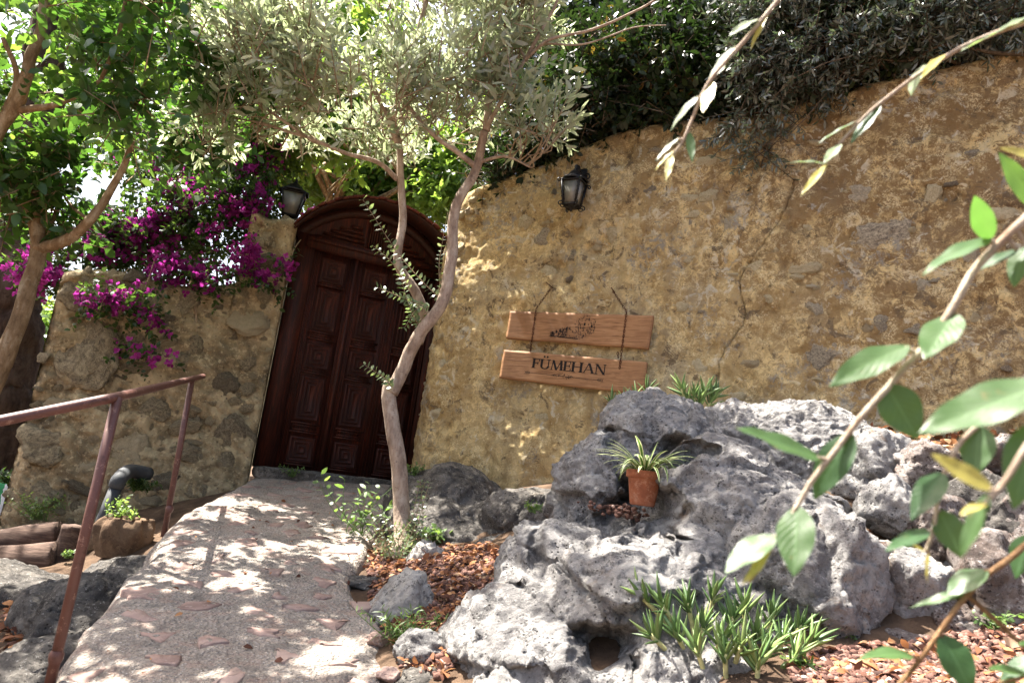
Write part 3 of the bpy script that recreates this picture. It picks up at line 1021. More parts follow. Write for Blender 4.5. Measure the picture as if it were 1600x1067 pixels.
# ================================================================== the gate
A = np.array([-2.085, 6.535, 1.36])
GA = math.radians(25.2)
GW = 1.465
gate = empty('wooden_gate', 'tall dark red carved wooden gate under an arched hood, closed', 'gate', A, GA)
SPR, APX = 2.15, 2.58
hw = GW/2+.06
RR = (hw*hw+(APX-SPR)**2)/(2*(APX-SPR))
ZC = APX-RR
a0 = math.asin((SPR-ZC)/RR)
fm = MB()
fm.box((0, -.02, 0), (.17, .12, 2.16))
fm.build('door_post', DOORW, gate, True)
fm = MB()
fm.box((GW-.085, -.02, 0), (GW, .12, 2.16))
fm.build('door_post', DOORW, gate, True)
t_ = MB()
t_.box((.086, -.045, 2.035), (GW-.086, .10, 2.155))
t_.box((.086, -.065, 2.10), (GW-.086, -.046, 2.135))
t_.build('transom', DOORW, gate, True)
# arched frame inside the hood and the carved fan above the transom
def arc_strip(mb, r0, r1, y0, y1, n=40, b0=None):
    b0 = a0 if b0 is None else b0
    an = np.linspace(math.pi-b0, b0, n)
    c, s = np.cos(an), np.sin(an)
    V = []
    for r, y in ((r0, y0), (r1, y0), (r1, y1), (r0, y1)):
        V.append(np.stack([GW/2+c*r, np.full(n, y), ZC+s*r], -1))
    V = np.stack(V, 1)
    i = np.arange(n-1)[:, None]*4
    j = np.arange(4)[None]
    k = (j+1) % 4
    F = np.stack([i+j, i+4+j, i+4+k, i+k], -1).reshape(-1, 4)
    F = np.vstack([F, [[0, 1, 2, 3]], [[(n-1)*4+3, (n-1)*4+2, (n-1)*4+1, (n-1)*4]]])
    mb.add(V.reshape(-1, 3), [F])
am = MB()
arc_strip(am, RR-.095, RR-.0125, .0, .11)
am.build('arch_frame', HOODW, gate, True)
ty = MB()
an = np.linspace(math.pi-a0, a0, 40)
edge = np.stack([GW/2+np.cos(an)*(RR-.09), np.full(40, .06), ZC+np.sin(an)*(RR-.09)], -1)
ty.add(np.vstack([edge, [[GW/2, .06, 2.15]]]), [np.stack([np.arange(39)+1, np.arange(39), np.full(39, 40)], -1)])
for k in range(8):                                           # raised ribs of the fan
    zz = 2.165+k*.045
    half = math.sqrt(max(.01, (RR-.13)**2-(zz+.03-ZC)**2))
    a_, b_ = .10+.012*k, half-.02-k*.016
    if b_ > a_+.03:
        for sgn in (-1, 1):
            x0, x1 = sorted((GW/2+sgn*a_, GW/2+sgn*b_))
            ty.box((x0, .028, zz), (x1, .058, zz+.026))
for k in range(-3, 4):
    ty.box((GW/2+k*.024-.007, .02, 2.165), (GW/2+k*.024+.007, .058, 2.165+.36-.02*abs(k)))
ty.build('tympanum', DOORW, gate, True)

def panel_mesh(w, hh, steps):
    """a concentric carved panel, centre at the origin, facing -y"""
    V, F = [], []
    n = 2*steps
    for k in range(n):
        ins = (k//2)*(min(w, hh)/2-.012)/steps+(k % 2)*.009
        x, z = w/2-ins, hh/2-ins
        d = -.022*((k//2) % 2)-.006*(k//2)*.6+(.016 if k % 2 else 0)
        V += [(-x, d, -z), (x, d, -z), (x, d, z), (-x, d, z)]
    for k in range(n-1):
        for j in range(4):
            F.append((k*4+j, k*4+(j+1) % 4, (k+1)*4+(j+1) % 4, (k+1)*4+j))
    b = (n-1)*4
    F.append((b, b+1, b+2, b+3))
    return mesh_data('panel', np.array(V), [np.array(F)], (DOORW,))
sq_me, tall_me = panel_mesh(.24, .24, 6), panel_mesh(.225, .41, 6)
inner0, inner1 = .172, GW-.087
cw = (inner1-inner0)/3
def leaf(x0, x1, cols):
    m = MB()
    m.box((x0-(.012 if x0 == inner0 else 0), .02, .01), (x1+(.012 if x1 == inner1 else 0), .07, 2.034))
    for xe in [x0+.006+cw*k for k in range(cols+1)]:         # ribbed stiles
        for r_ in range(-4, 5):
            xa = xe+r_*.0135
            if xa < x0+.006 or xa > x1-.018:
                continue
            m.box((xa, .002+.004*abs(r_ % 2), .03), (xa+.010, .022, 2.02))
    lf = m.build('door_leaf', DOORW, gate, True)
    for k in range(cols):
        cx = x0+cw*(k+.5)
        for kind, z in (('s', .20), ('t', .66), ('s', 1.05), ('t', 1.49), ('s', 1.86)):
            me = sq_me if kind == 's' else tall_me
            o = bpy.data.objects.new('panel', me)
            col.objects.link(o)
            o.parent = lf
            o.location = (cx, .012, z)
        for z0, sg in ((.345, 1), (.425, -1), (.885, 1), (1.20, 1), (1.265, -1), (1.71, 1), (.055, 1)):
            for j in range(3):
                hwid = .128-.022*j
                zz = z0+(j*.021 if sg > 0 else -j*.021)
                rails = MB()
                rails.box((cx-hwid, -.008+.004*j, zz), (cx+hwid, .021, zz+.015))
                rails.build('moulding', DOORW, lf, True)
    return lf
leaf(inner0, inner0+cw, 1)
m = MB()
m.box((inner0+cw-.016, -.014, .012), (inner0+cw+.016, .10, 2.03))
m.build('astragal', DOORW, gate, True)
leaf(inner0+cw, inner1, 2)
# hood: planked barrel with tiles along the edge
hb = MB()
arc_strip(hb, RR-.012, RR+.010, -.27, .16, 48, a0-.02)
hood = hb.build('hood', HOODW, gate, True)
ntile = 23
for k in range(ntile):
    b = math.pi-a0-(math.pi-2*a0)*(k+.5)/ntile
    half = (math.pi-2*a0)/ntile/2*.94
    rj = .006*math.sin(k*2.7)
    V = []
    for y in (-.29+.005*math.sin(k*5.1), .17):
        for da, rr in ((-half, .013), (half, .013), (half, .030), (0, .034), (-half, .030)):
            an_ = b+da
            V.append((GW/2+math.cos(an_)*(RR+rr+rj), y, ZC+math.sin(an_)*(RR+rr+rj)))
    F5 = [(0, 1, 2, 3, 4), (9, 8, 7, 6, 5)]
    F4 = [(j, j+5, (j+1) % 5+5, (j+1) % 5) for j in range(5)]
    mk('tile', np.array(V), [np.array(F5), np.array(F4)], TILEM, hood, True)
# mortar jamb between the gate and the round end of the plastered wall
jb = MB()
jz = np.linspace(-.1, 2.35, 60)
for sgn in (0,):
    ring = np.array([(GW+.012, -.06), (GW+.10, -.07), (GW+.17, .0), (GW+.17, .25), (GW+.012, .25)])
    V = np.concatenate([np.c_[ring, np.full(5, z)] for z in jz])
    V += .012*np.stack([fbm(V*9+k*3, 3, 40+k) for k in range(3)], -1)
    jb.add(V, [ring_quads(60, 5)])
jb.build('jamb', MORTAR, gate, True)
# worn stone threshold
th = MB()
r_ = np.random.default_rng(3)
V, F = ico(4)
V = np.sign(V)*np.abs(V)**.35*np.array([.76, .17, .06])
V = V+.02*np.stack([fbm(V*9+k*5, 3, 50+k) for k in range(3)], -1)
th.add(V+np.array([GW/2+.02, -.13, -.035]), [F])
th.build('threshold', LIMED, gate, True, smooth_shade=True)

# ================================================================== rubble wall left of the gate
Lp, Rp = np.array([-3.74, 5.92]), np.array([-2.06, 6.40])
ld = (Rp-Lp)/np.linalg.norm(Rp-Lp)
lo = np.array([ld[1], -ld[0]])
LLEN = np.linalg.norm(Rp-Lp)
def left_top(s):
    s = np.asarray(s, float)
    return np.where(s > LLEN-.42, 3.57+.02*np.sin(s*20), 2.72+.24*s/LLEN+.05*np.sin(s*5))
rw = empty('rubble_wall', 'rough rubble stone wall with taller end pier, left of the gate under the magenta blossom', 'wall', (Lp[0], Lp[1], .3))
sl = np.concatenate([np.arange(0, LLEN-.425, .02), np.arange(LLEN-.425, LLEN+.001, .016)])
zl = np.linspace(0, 1, 170)
ztl = left_top(sl)
SL, ZL = np.meshgrid(sl, zl, indexing='ij')
ZZ = np.where(ZL < .75, .2+2.3*ZL/.75, 2.5+(ztl[:, None]-2.5)*(ZL-.75)/.25)
q3 = np.stack([SL.ravel()+20, ZZ.ravel(), SL.ravel()*0], -1)
hl = (.05*fbm(q3*2.5, 4, 61)+.035*fbm(q3*8, 4, 62)+.016*fbm(q3*26, 4, 63)+.03*facet(q3*9, 64)+.012).reshape(SL.shape)
hl -= .05*np.maximum(0, (ZZ-(ztl[:, None]-.08))/.08)**2
hl -= .05*np.maximum(0, 1-SL/.1)**2+.05*np.maximum(0, 1-(LLEN-SL)/.06)**2
fx = Lp[0]+ld[0]*SL+lo[0]*hl
fy = Lp[1]+ld[1]*SL+lo[1]*hl
frontL = np.stack([fx, fy, ZZ], -1)
def off(d, z):
    return np.stack([Lp[0]+ld[0]*sl-lo[0]*d, Lp[1]+ld[1]*sl-lo[1]*d, z], -1)[:, None]
wob = .04*fbm(np.c_[sl*6, sl*0, sl*0+9], 3, 5)
allL = np.concatenate([frontL, off(.2, ztl+.03+wob), off(.42, ztl-.01), off(.45, np.full(len(sl), .2))], 1)
n0, n1 = allL.shape[0], allL.shape[1]
FL = grid_quads(n0, n1)[:, ::-1]
endA = np.arange(n1)
V = allL.reshape(-1, 3)
V = np.vstack([V, V[endA].mean(0)[None], V[(n0-1)*n1+endA].mean(0)[None]])
ta = np.stack([endA[:-1], endA[1:], np.full(n1-1, n0*n1)], -1)
tb = np.stack([(n0-1)*n1+endA[1:], (n0-1)*n1+endA[:-1], np.full(n1-1, n0*n1+1)], -1)
mk('wall_body', V, [FL, np.vstack([ta, tb])], MORTAR, rw, smooth_shade=True)
rub_me = [mesh_data('stone', rock(200+k, 4, 13, .24, .07, 2.0)[0], [ico(4)[1]], (RUBBLE,), smooth_shade=True) for k in range(9)]
rl = math.atan2(ld[1], ld[0])
lr = np.random.default_rng(17)
def put_rubble(s, z, w, hh, d=.0, prot=.5):
    p = (Lp[0]+ld[0]*s+lo[0]*d, Lp[1]+ld[1]*s+lo[1]*d, z)
    instance('stone', rub_me[lr.integers(9)], rw, p, (lr.normal()*.15, lr.uniform(-.35, .35)+(math.pi if lr.random() < .5 else 0), rl+lr.normal()*.12), (w*.54, w*.5*prot, hh*.56))
lst = []
def try_rub(s, z, w, hh, **k):
    for a, b, c, d_ in lst:
        if abs(s-a) < (w+c)*.47 and abs(z-b) < (hh+d_)*.47:
            return False
    lst.append((s, z, w, hh))
    put_rubble(s, z, w, hh, **k)
    return True
for x, y, w, hh in ((130, 560, 90, 100), (125, 455, 60, 70), (75, 690, 80, 60), (205, 705, 62, 75), (345, 600, 50, 40), (300, 540, 44, 36), (395, 500, 60, 44), (400, 580, 44, 56), (400, 680, 50, 60), (330, 700, 60, 50),
                    (440, 380, 56, 34), (425, 420, 50, 34), (140, 660, 50, 40), (55, 770, 60, 50), (350, 720, 44, 34), (110, 730, 60, 40), (290, 470, 50, 40), (240, 640, 44, 34)):
    p = on_plane(x, y, np.array([Lp[0], Lp[1], 0]), np.array([lo[0], lo[1], 0]))
    s = (p[0]-Lp[0])*ld[0]+(p[1]-Lp[1])*ld[1]
    k = np.dot(p-cC, cF)/FPX
    try_rub(min(s, LLEN-w*k*.62-.02), p[2], w*k, hh*k, prot=.3)
for size in ((.20, .13), (.13, .09), (.085, .06), (.055, .045)):
    for t in range(260 if size[0] > .1 else 420):
        s = lr.uniform(.02, LLEN-.02)
        z = lr.uniform(.55, left_top(s)-.02)
        w, hh = size[0]*lr.uniform(.75, 1.3), size[1]*lr.uniform(.75, 1.35)
        if s-w/2 < -.03 or s+w/2 > LLEN-.02 or len(lst) > 285:
            continue
        try_rub(s, z, w, hh, prot=.34)

# ================================================================== hanging sign
SOFF = .055
sp = on_wall(798, 487, SOFF)
sign = empty('hanging_sign', 'two cedar boards hung on rusty chains, the lower one lettered FÜMEHAN', 'sign', sp, rzw)
def sl_(x, y, off_=SOFF):
    p = on_wall(x, y, off_)-sp
    return np.array([p[0]*wd[0]+p[1]*wd[1], -(p[0]*wo[0]+p[1]*wo[1]), p[2]])
def board(corners, seed):
    c = np.array([sl_(*q) for q in corners])                 # TL TR BR BL
    n, m = 60, 14
    u, v = np.meshgrid(np.linspace(0, 1, n), np.linspace(0, 1, m), indexing='ij')
    g_ = (c[0]*(1-u)[..., None]+c[1]*u[..., None])*(1-v)[..., None]+(c[3]*(1-u)[..., None]+c[2]*u[..., None])*v[..., None]
    f_ = g_.copy()
    f_[..., 2] += .004*fbm(np.c_[u.ravel()*9+seed, (v.ravel() > .5)*5., u.ravel()*0], 3, seed).reshape(u.shape)*(np.abs(v-.5)*2)**4
    f_[..., 0] += .004*fbm(np.c_[v.ravel()*6+seed, (u.ravel() > .5)*5., u.ravel()*0], 3, seed+2).reshape(u.shape)*(np.abs(u-.5)*2)**8
    fr_ = f_+np.array([0, -.013, 0])
    bk = f_+np.array([0, .013, 0])
    V = np.vstack([fr_.reshape(-1, 3), bk.reshape(-1, 3)])
    F = [grid_quads(n, m), grid_quads(n, m)[:, ::-1]+n*m]
    per = list(range(0, m))+[k*m+m-1 for k in range(1, n)]+[(n-1)*m+k for k in range(m-2, -1, -1)]+[k*m for k in range(n-2, 0, -1)]
    per = np.array(per)
    nx = np.roll(per, -1)
    F.append(np.stack([per, per+n*m, nx+n*m, nx], -1))
    o = mk('board', V, [np.vstack(F)], BOARD, sign, True)
    def at(a, b):
        """a along the board, b up it, 0..1 -> local point just proud of its face"""
        a, b = np.asarray(a, float), 1-np.asarray(b, float)
        q_ = (c[0]*(1-a)[..., None]+c[1]*a[..., None])*(1-b)[..., None]+(c[3]*(1-a)[..., None]+c[2]*a[..., None])*b[..., None]
        return q_+np.array([0, -.0142, 0])
    return o, at
b1, at1 = board([(798, 487), (1022, 494), (1014, 546), (791.5, 529)], 3)
b2, at2 = board([(788.5, 547), (1012, 566), (1006, 617), (781, 591)], 8)
b1['label'] = 'upper cedar board with a dark village emblem'
b2['label'] = 'lower cedar board lettered FÜMEHAN above an arrow ornament'

class Flat:
    """flat dark marks on a board; units: a along (0..1), b up (0..1)"""
    def __init__(s, at):
        s.at, s.mb = at, MB()
    def poly(s, pts):
        pts = np.array(pts, float)
        s.mb.add(s.at(pts[:, 0], pts[:, 1]), [np.arange(len(pts))[None]])
    def line(s, p, q, w, w2=None):
        asp = 5.0                                            # board length over height
        p, q = np.array(p, float), np.array(q, float)
        d = (q-p)*np.array([asp, 1])
        d = d/max(1e-6, np.linalg.norm(d))
        n = np.array([-d[1]/asp, d[0]])
        w2 = w if w2 is None else w2
        s.poly([p-n*w/2, q-n*w2/2, q+n*w2/2, p+n*w/2])
    def build(s, name, parent):
        return s.mb.build(name, INK, parent, True)
T = Flat(at2)
B0, CH = .47, .33
def glyph(ch, x, w):
    """roman capitals with slab serifs; thick and thin strokes"""
    tk, tn, sf = .0165, .0065, .022
    def X(f):
        return x+w*f
    def stem(f, th=tk, y0=0, y1=1):
        c_ = X(f)
        T.poly([(c_-th/2, B0+CH*y0), (c_+th/2, B0+CH*y0), (c_+th/2, B0+CH*y1), (c_-th/2, B0+CH*y1)])
    def serif(f, top, wd_=sf, th=tk):
        c_ = X(f)
        y = B0+CH if top else B0
        dy = -.022 if top else .022
        T.poly([(c_-th/2-wd_/2, y), (c_+th/2+wd_/2, y), (c_+th/2, y+dy*1.4), (c_-th/2, y+dy*1.4)][::1 if not top else -1])
    def bar(f0, f1, yy, th=.026):
        T.poly([(X(f0), B0+CH*yy-th/2), (X(f1), B0+CH*yy-th/2), (X(f1), B0+CH*yy+th/2), (X(f0), B0+CH*yy+th/2)])
    def diag(f0, y0, f1, y1, th):
        T.poly([(X(f0)-th/2, B0+CH*y0), (X(f0)+th/2, B0+CH*y0), (X(f1)+th/2, B0+CH*y1), (X(f1)-th/2, B0+CH*y1)])
    def tick(f, yy, up):
        T.poly([(X(f)-.003, B0+CH*(yy-.13)), (X(f)+.003, B0+CH*(yy-.13)), (X(f)+.004, B0+CH*(yy+.13)), (X(f)-.004, B0+CH*(yy+.13))])
    if ch == 'F':
        stem(.15); serif(.15, 0); serif(.15, 1); bar(.15, 1, .96); bar(.15, .8, .52); tick(1, .86, 0); tick(.8, .52, 0)
    elif ch == 'E':
        stem(.15); serif(.15, 0); serif(.15, 1); bar(.15, .95, .96); bar(.15, .8, .52); bar(.15, 1, .04); tick(.95, .86, 0); tick(.8, .52, 0); tick(1, .14, 0)
    elif ch == 'H':
        stem(.12); stem(.88)
        for f in (.12, .88):
            serif(f, 0); serif(f, 1)
        bar(.12, .88, .52)
    elif ch == 'Ü':
        stem(.13, y0=.3); stem(.87, tn*1.2, y0=.3); serif(.13, 1); serif(.87, 1)
        ang = np.linspace(math.pi, 2*math.pi, 11)
        for k in range(10):
            a_, b_ = ang[k], ang[k+1]
            oo = lambda t, r, ry: (X(.5)+math.cos(t)*r, B0+CH*.31+math.sin(t)*ry)
            ro, ri = w*.37+tk*.5, w*.37-tk*.45
            T.poly([oo(a_, ro, CH*.33), oo(b_, ro, CH*.33), oo(b_, ri, CH*.24), oo(a_, ri, CH*.24)])
        for f in (.34, .66):
            pts = [(X(f)+math.cos(t)*.0075, B0+CH*1.25+math.sin(t)*.035) for t in np.linspace(0, 2*math.pi, 9)[:-1]]
            T.poly(pts)
    elif ch == 'M':
        diag(.08, 0, .16, 1, tn); diag(.16, 1, .5, 0, tk); diag(.5, 0, .84, 1, tn); diag(.92, 0, .84, 1, tk)
        serif(.08, 0, th=tn); serif(.92, 0)
    elif ch == 'A':
        diag(.05, 0, .5, 1, tn); diag(.95, 0, .5, 1, tk); bar(.25, .78, .36, .02); serif(.05, 0, th=tn); serif(.95, 0)
    elif ch == 'N':
        stem(.12, tn); stem(.88, tn); diag(.12, 1, .88, 0, tk); serif(.12, 0, th=tn); serif(.12, 1, th=tn); serif(.88, 1, th=tn)
x_ = .232
for ch, w in (('F', .048), ('Ü', .070), ('M', .088), ('E', .048), ('H', .075), ('A', .072), ('N', .075)):
    glyph(ch, x_, w*.95)
    x_ += w*.95+.0095
T.build('lettering', b2)
O = Flat(at2)
O.line((.195, .30), (.72, .285), .014)
for end, sg in ((.195, 1), (.72, -1)):
    for k in range(4):
        x0 = end-sg*.004+sg*k*.0095
        for u_ in (-1, 1):
            O.line((x0, .295), (x0-sg*.010, .295+u_*.055), .020, .010)
orr = np.random.default_rng(9)
for k in range(70):
    t = orr.uniform(-1, 1)
    a_, b_ = .455+t*.075, .285+orr.uniform(-1, 1)*.085*(1-t*t)+.01
    th = orr.uniform(0, 6.28)
    O.line((a_, b_), (a_+math.cos(th)*.009, b_+math.sin(th)*.035), .018, .004)
O.build('arrow_ornament', b2)
E1 = Flat(at1)
E1.line((.325, .20), (.525, .155), .035, .03)
for k in range(620):
    a_ = orr.uniform(.325, .63)
    lo_ = .17+max(0, (a_-.54))*2.6
    hi_ = np.interp(a_, [.325, .37, .42, .48, .52, .57, .63], [.36, .40, .50, .58, .93, .95, .78])
    b_ = orr.uniform(lo_, hi_)
    if fbm(np.array([[a_*55, b_*11, 0.]]), 2, 4)[0] < -.12:
        continue
    th = orr.uniform(0, 6.28)
    L_ = orr.uniform(.006, .014)
    E1.line((a_, b_), (a_+math.cos(th)*L_, b_+math.sin(th)*L_*5), orr.uniform(.010, .028), .005)
for a_, b_ in ((.335, .26), (.36, .30), (.385, .36), (.43, .42), (.55, .60), (.60, .55)):    # small house marks
    E1.poly([(a_, b_), (a_+.012, b_), (a_+.012, b_+.07), (a_+.006, b_+.11), (a_, b_+.07)])
E1.build('emblem', b1)
# chains and nails
def link_mesh():
    m = MB()
    ang = np.linspace(0, 2*math.pi, 11)[:-1]
    ring = np.stack([np.cos(ang)*.0068, np.zeros(10), np.sin(ang)*.0125], -1)
    V = []
    for k in range(10):
        c_ = ring[k]
        out = unit(np.array([np.cos(ang[k]), 0, np.sin(ang[k])]))
        for t in np.arange(4)/4*2*math.pi:
            V.append(c_+.0026*(out*math.cos(t)+np.array([0, 1, 0])*math.sin(t)))
    m.add(np.array(V), [np.vstack([ring_quads(10, 4), np.array([[36+j, 36+(j+1) % 4, (j+1) % 4, j] for j in range(4)])])])
    return np.vstack(m.V), np.vstack(m.F[4])
LV, LF = link_mesh()
def chain(pts):
    p = np.array([sl_(x, y, o_) for x, y, o_ in pts])
    m = MB()
    k = 0
    for a, b in zip(p[:-1], p[1:]):
        L = np.linalg.norm(b-a)
        d = (b-a)/L
        n = max(1, int(L/.0195))
        for j in range(n):
            c_ = a+d*L*(j+.5)/n
            x = unit(np.cross(d, [0, 1, 0]))
            y = np.cross(d, x)
            if k % 2:
                x, y = y, -x
            m.add(LV@np.array([x, y, d])+c_, [LF])
            k += 1
    return m.build('chain', RUST, sign, True)
FO = SOFF+.0165
chain([(862, 449, .04), (838, 482, FO), (828.5, 549, FO)])
chain([(958, 455, .04), (979, 487, FO), (968, 576, FO)])
chain([(965, 550, FO), (966, 560, FO)])
for a, b in (((853, 441), (864, 450)), ((955, 449), (960, 457))):
    m = MB()
    m.tube(np.array([sl_(b[0], b[1], .0), sl_(b[0], b[1], .045), sl_(a[0], a[1], .055)]), .0042, 6)
    m.build('nail', RUST, sign, True)

# ================================================================== lanterns
def lantern(name, label, loc, rz, hgt, wtop, wbot, ornate, tilt=0.0):
    """body hangs from z=0 up to hgt, four tapered panes, faces -y"""
    t = empty(name, label, 'lantern', loc, rz)
    m = MB()
    wt, wb = wtop/2, wbot/2
    bar = .011
    cs = [(-1, -1), (1, -1), (1, 1), (-1, 1)]
    for sx, sy in cs:
        m.tube([(sx*wb, sy*wb, 0), (sx*wt, sy*wt, hgt)], bar*.8, 6)
    for z, w in ((0, wb), (hgt, wt)):
        for k in range(4):
            a, b = cs[k], cs[(k+1) % 4]
            m.tube([(a[0]*w, a[1]*w, z), (b[0]*w, b[1]*w, z)], bar, 6)
    m.build('cage', IRON, t, True)
    for k in range(4):
        a, b = cs[k], cs[(k+1) % 4]
        V = np.array([(a[0]*wb, a[1]*wb, .006), (b[0]*wb, b[1]*wb, .006), (b[0]*wt, b[1]*wt, hgt-.006), (a[0]*wt, a[1]*wt, hgt-.006)])*np.array([.93, .93, 1])
        V = np.vstack([V, V*np.array([.95, .95, 1])])
        mk('pane', V, [np.array([(0, 1, 2, 3), (7, 6, 5, 4), (0, 4, 5, 1), (1, 5, 6, 2), (2, 6, 7, 3), (3, 7, 4, 0)])], FROST, t, True)
    rf = MB()
    s = wt*1.42
    rf.lathe([(s, hgt+.008), (s*1.04, hgt+.018), (s*.62, hgt+.052), (s*.40, hgt+.085), (s*.22, hgt+.10), (.012, hgt+.125), (.016, hgt+.14), (.002, hgt+.155)], 8)
    o = rf.build('cap', IRON, t, True)
    o.rotation_euler = (0, 0, math.pi/8)
    return t, m, cs, wt, wb
lp = on_wall(893, 322, .17)
t, _, cs, wt, wb = lantern('wall_lantern', 'black wrought iron scrolled lantern fixed to the ochre plaster wall', lp, rzw, .20, .155, .105, True)
m = MB()
m.lathe([(.002, -.05), (.014, -.04), (.010, -.028), (.03, -.018), (wb*1.1, -.006), (wb*1.1, 0)], 10)
m.build('finial', IRON, t, True)
def curl(mb, o, ax, r, turns, rad, up=1):
    a = np.linspace(0, turns*2*math.pi, 22)
    rr = r*(1-a/a[-1]*.75)
    ax = np.array(ax)
    q_ = o+ax*(r-np.cos(a)*rr)[:, None]+np.array([0, 0, up])*(np.sin(a)*rr)[:, None]
    mb.tube(q_, rad, 5)
for sx, sy in cs:
    m = MB()
    ax = unit(np.array([sx, sy, 0.0]))
    curl(m, np.array([sx*wb, sy*wb, 0.0]), ax, .024, 1.1, .005)
    curl(m, np.array([sx*wt, sy*wt, .19]), ax, .020, 1.1, .005)
    curl(m, np.array([sx*wb*.8, sy*wb*.8, -.01]), ax, .022, 1.0, .004, -1)
    m.build('scroll', IRON, t, True)
m = MB()
for k in range(5):
    z = .03+k*.035
    w = wb+(wt-wb)*z/.20
    for sx, sy in cs:
        m.tube([(sx*w-.012, sy*w, z), (sx*w+.012, sy*w, z+.010)], .005, 5)
m.build('beading', IRON, t, True)
m = MB()
m.tube(smooth([(0, .15, .19), (0, .12, .31), (0, .05, .35), (0, .0, .345), (0, 0, .33)], 16), .011, 8)
m.box((-.035, .13, .14), (.035, .165, .38))
for sx in (-1, 1):
    curl(m, np.array([sx*.02, .12, .30]), (sx, 0, 0), .032, 1.25, .007)
    curl(m, np.array([sx*.02, .09, .24]), (sx, 0, 0), .028, 1.2, .007, -1)
    curl(m, np.array([sx*.01, .06, .33]), (0, -1, 0), .03, 1.2, .007)
m.build('bracket', IRON, t, True)

pp = P(450, 350, 6.55)
t, _, cs, wt, wb = lantern('post_lantern', 'black square lantern with pale panes standing on top of the rubble wall pier', (pp[0], pp[1], 3.66), math.radians(14), .22, .20, .12, False)
m = MB()
m.lathe([(.055, -.085), (.055, -.07), (.022, -.062), (.022, -.02), (.06, -.01), (.068, 0)], 12)
m.build('foot', IRON, t, True)

# ================================================================== handrail
p1b, p2b = on_path(82, 1050), on_path(262, 808)
p1t, p2t = P(184, 620, p1b[1]), P(300, 592, p2b[1])
d_ = (p2t-p1t)
r0 = P(-70, 672, 2.35)
r3 = p2t+d_*.30
hrail = empty('handrail', 'rust brown tubular metal handrail along the left edge of the ramp', 'handrail', p1b)
m = MB()
m.tube(np.vstack([r0+(p1t-r0)*np.linspace(0, .97, 8)[:, None], p1t+(r3-p1t)*np.linspace(.02, 1, 12)[:, None]]), .0185, 16)
m.build('rail', RAIL, hrail, smooth_shade=True)
for b_, t__ in ((p1b, p1t), (p2b, p2t)):
    m = MB()
    m.tube(np.array([b_-np.array([0, 0, .12]), b_+(t__-b_)*.5, t__]), .0185, 14)
    o = m.build('post', RAIL, hrail, smooth_shade=True)
    m = MB()
    m.lathe([(.019, .03), (.024, .045), (.024, .06), (.019, .072)], 14, b_)
    m.build('collar', RAIL, o, smooth_shade=True)

# ================================================================== boulders
def blob_rock(name, label, cat, blobs, voxel, mat, carve=(), seed=0, big=.10, karst=.065, pit=.055, fine=.014, group=None, squash=()):
    """blobs: (px, py, depth, rx, ry, rz) in pixels / metres, fused into one weathered stone"""
    VI, FI = ico(4)
    m = MB()
    for (x, y, d, a, b, c) in blobs:
        m.add(VI*np.array([a, b, c])+P(x, y, d), [FI])
    tmp = m.build('tmp', mat)
    md = tmp.modifiers.new('r', 'REMESH')
    md.mode = 'VOXEL'
    md.voxel_size = voxel
    dg = bpy.context.evaluated_depsgraph_get()
    ev = tmp.evaluated_get(dg)
    me = ev.to_mesh()
    n = len(me.vertices)
    V = np.zeros(n*3)
    me.vertices.foreach_get('co', V)
    V = V.reshape(-1, 3)
    N = np.zeros(n*3)
    me.vertices.foreach_get('normal', N)
    N = N.reshape(-1, 3)
    F = [np.array([p.vertices[:] for p in me.polygons if len(p.vertices) == 4])]
    tri = [p.vertices[:] for p in me.polygons if len(p.vertices) == 3]
    if tri:
        F.append(np.array(tri))
    ev.to_mesh_clear()
    old = tmp.data
    bpy.data.objects.remove(tmp)
    bpy.data.meshes.remove(old)
    # soften the seams between blobs before weathering
    W = V+N*(big*fbm(V*1.7+seed, 4, seed))[:, None]
    warp = np.stack([fbm(V*2.2+seed+k*9, 3, seed+k) for k in range(3)], -1)*.12
    q = V+warp
    dsp = karst*(ridged(q*np.array([1.7, 1.7, 1.3]), 5, seed+3)-.62)*2.2
    dsp += karst*1.3*facet(q*2.6, seed+11)+karst*.40*facet(q*7.5, seed+21)+karst*.20*facet(q*19, seed+31)
    dsp -= pit*np.clip((.40-worley(q*3.6, seed+5))/.40, 0, 1)*np.clip(.6+fbm(q*2, 2, seed+2)*1.5, 0, 1)
    dsp -= pit*.5*np.clip((.38-worley(q*9, seed+6))/.38, 0, 1)*np.clip(.4+fbm(q*3, 2, seed+4)*2, 0, 1)
    dsp += fine*1.1*(ridged(q*9, 5, seed+8)-.6)*2
    dsp += fine*.9*fbm(q*26, 4, seed+7)
    W = W+N*dsp[:, None]
    for (x, y, d, ra, rb, rot, push) in carve:
        c = P(x, y, d)
        ax = unit(ray(x, y))
        u = W-c
        k = u@ax
        a_, b_ = u@cR+.05*fbm(W*5, 3, 3)*ra/.1, u@cU+.05*fbm(W*5+9, 3, 4)*rb/.1
        cr_, sr_ = math.cos(rot), math.sin(rot)
        e = np.sqrt(((a_*cr_+b_*sr_)/ra)**2+((b_*cr_-a_*sr_)/rb)**2)*(1+.35*fbm(W*11, 3, 5))
        ins = (e < 1) & (np.abs(k) < .6)
        W[ins] += ax*(push*(1-e[ins]**2.2))[:, None]
    root = mk(name, W, F, mat, smooth_shade=True)
    return tag(root, label, cat, group)

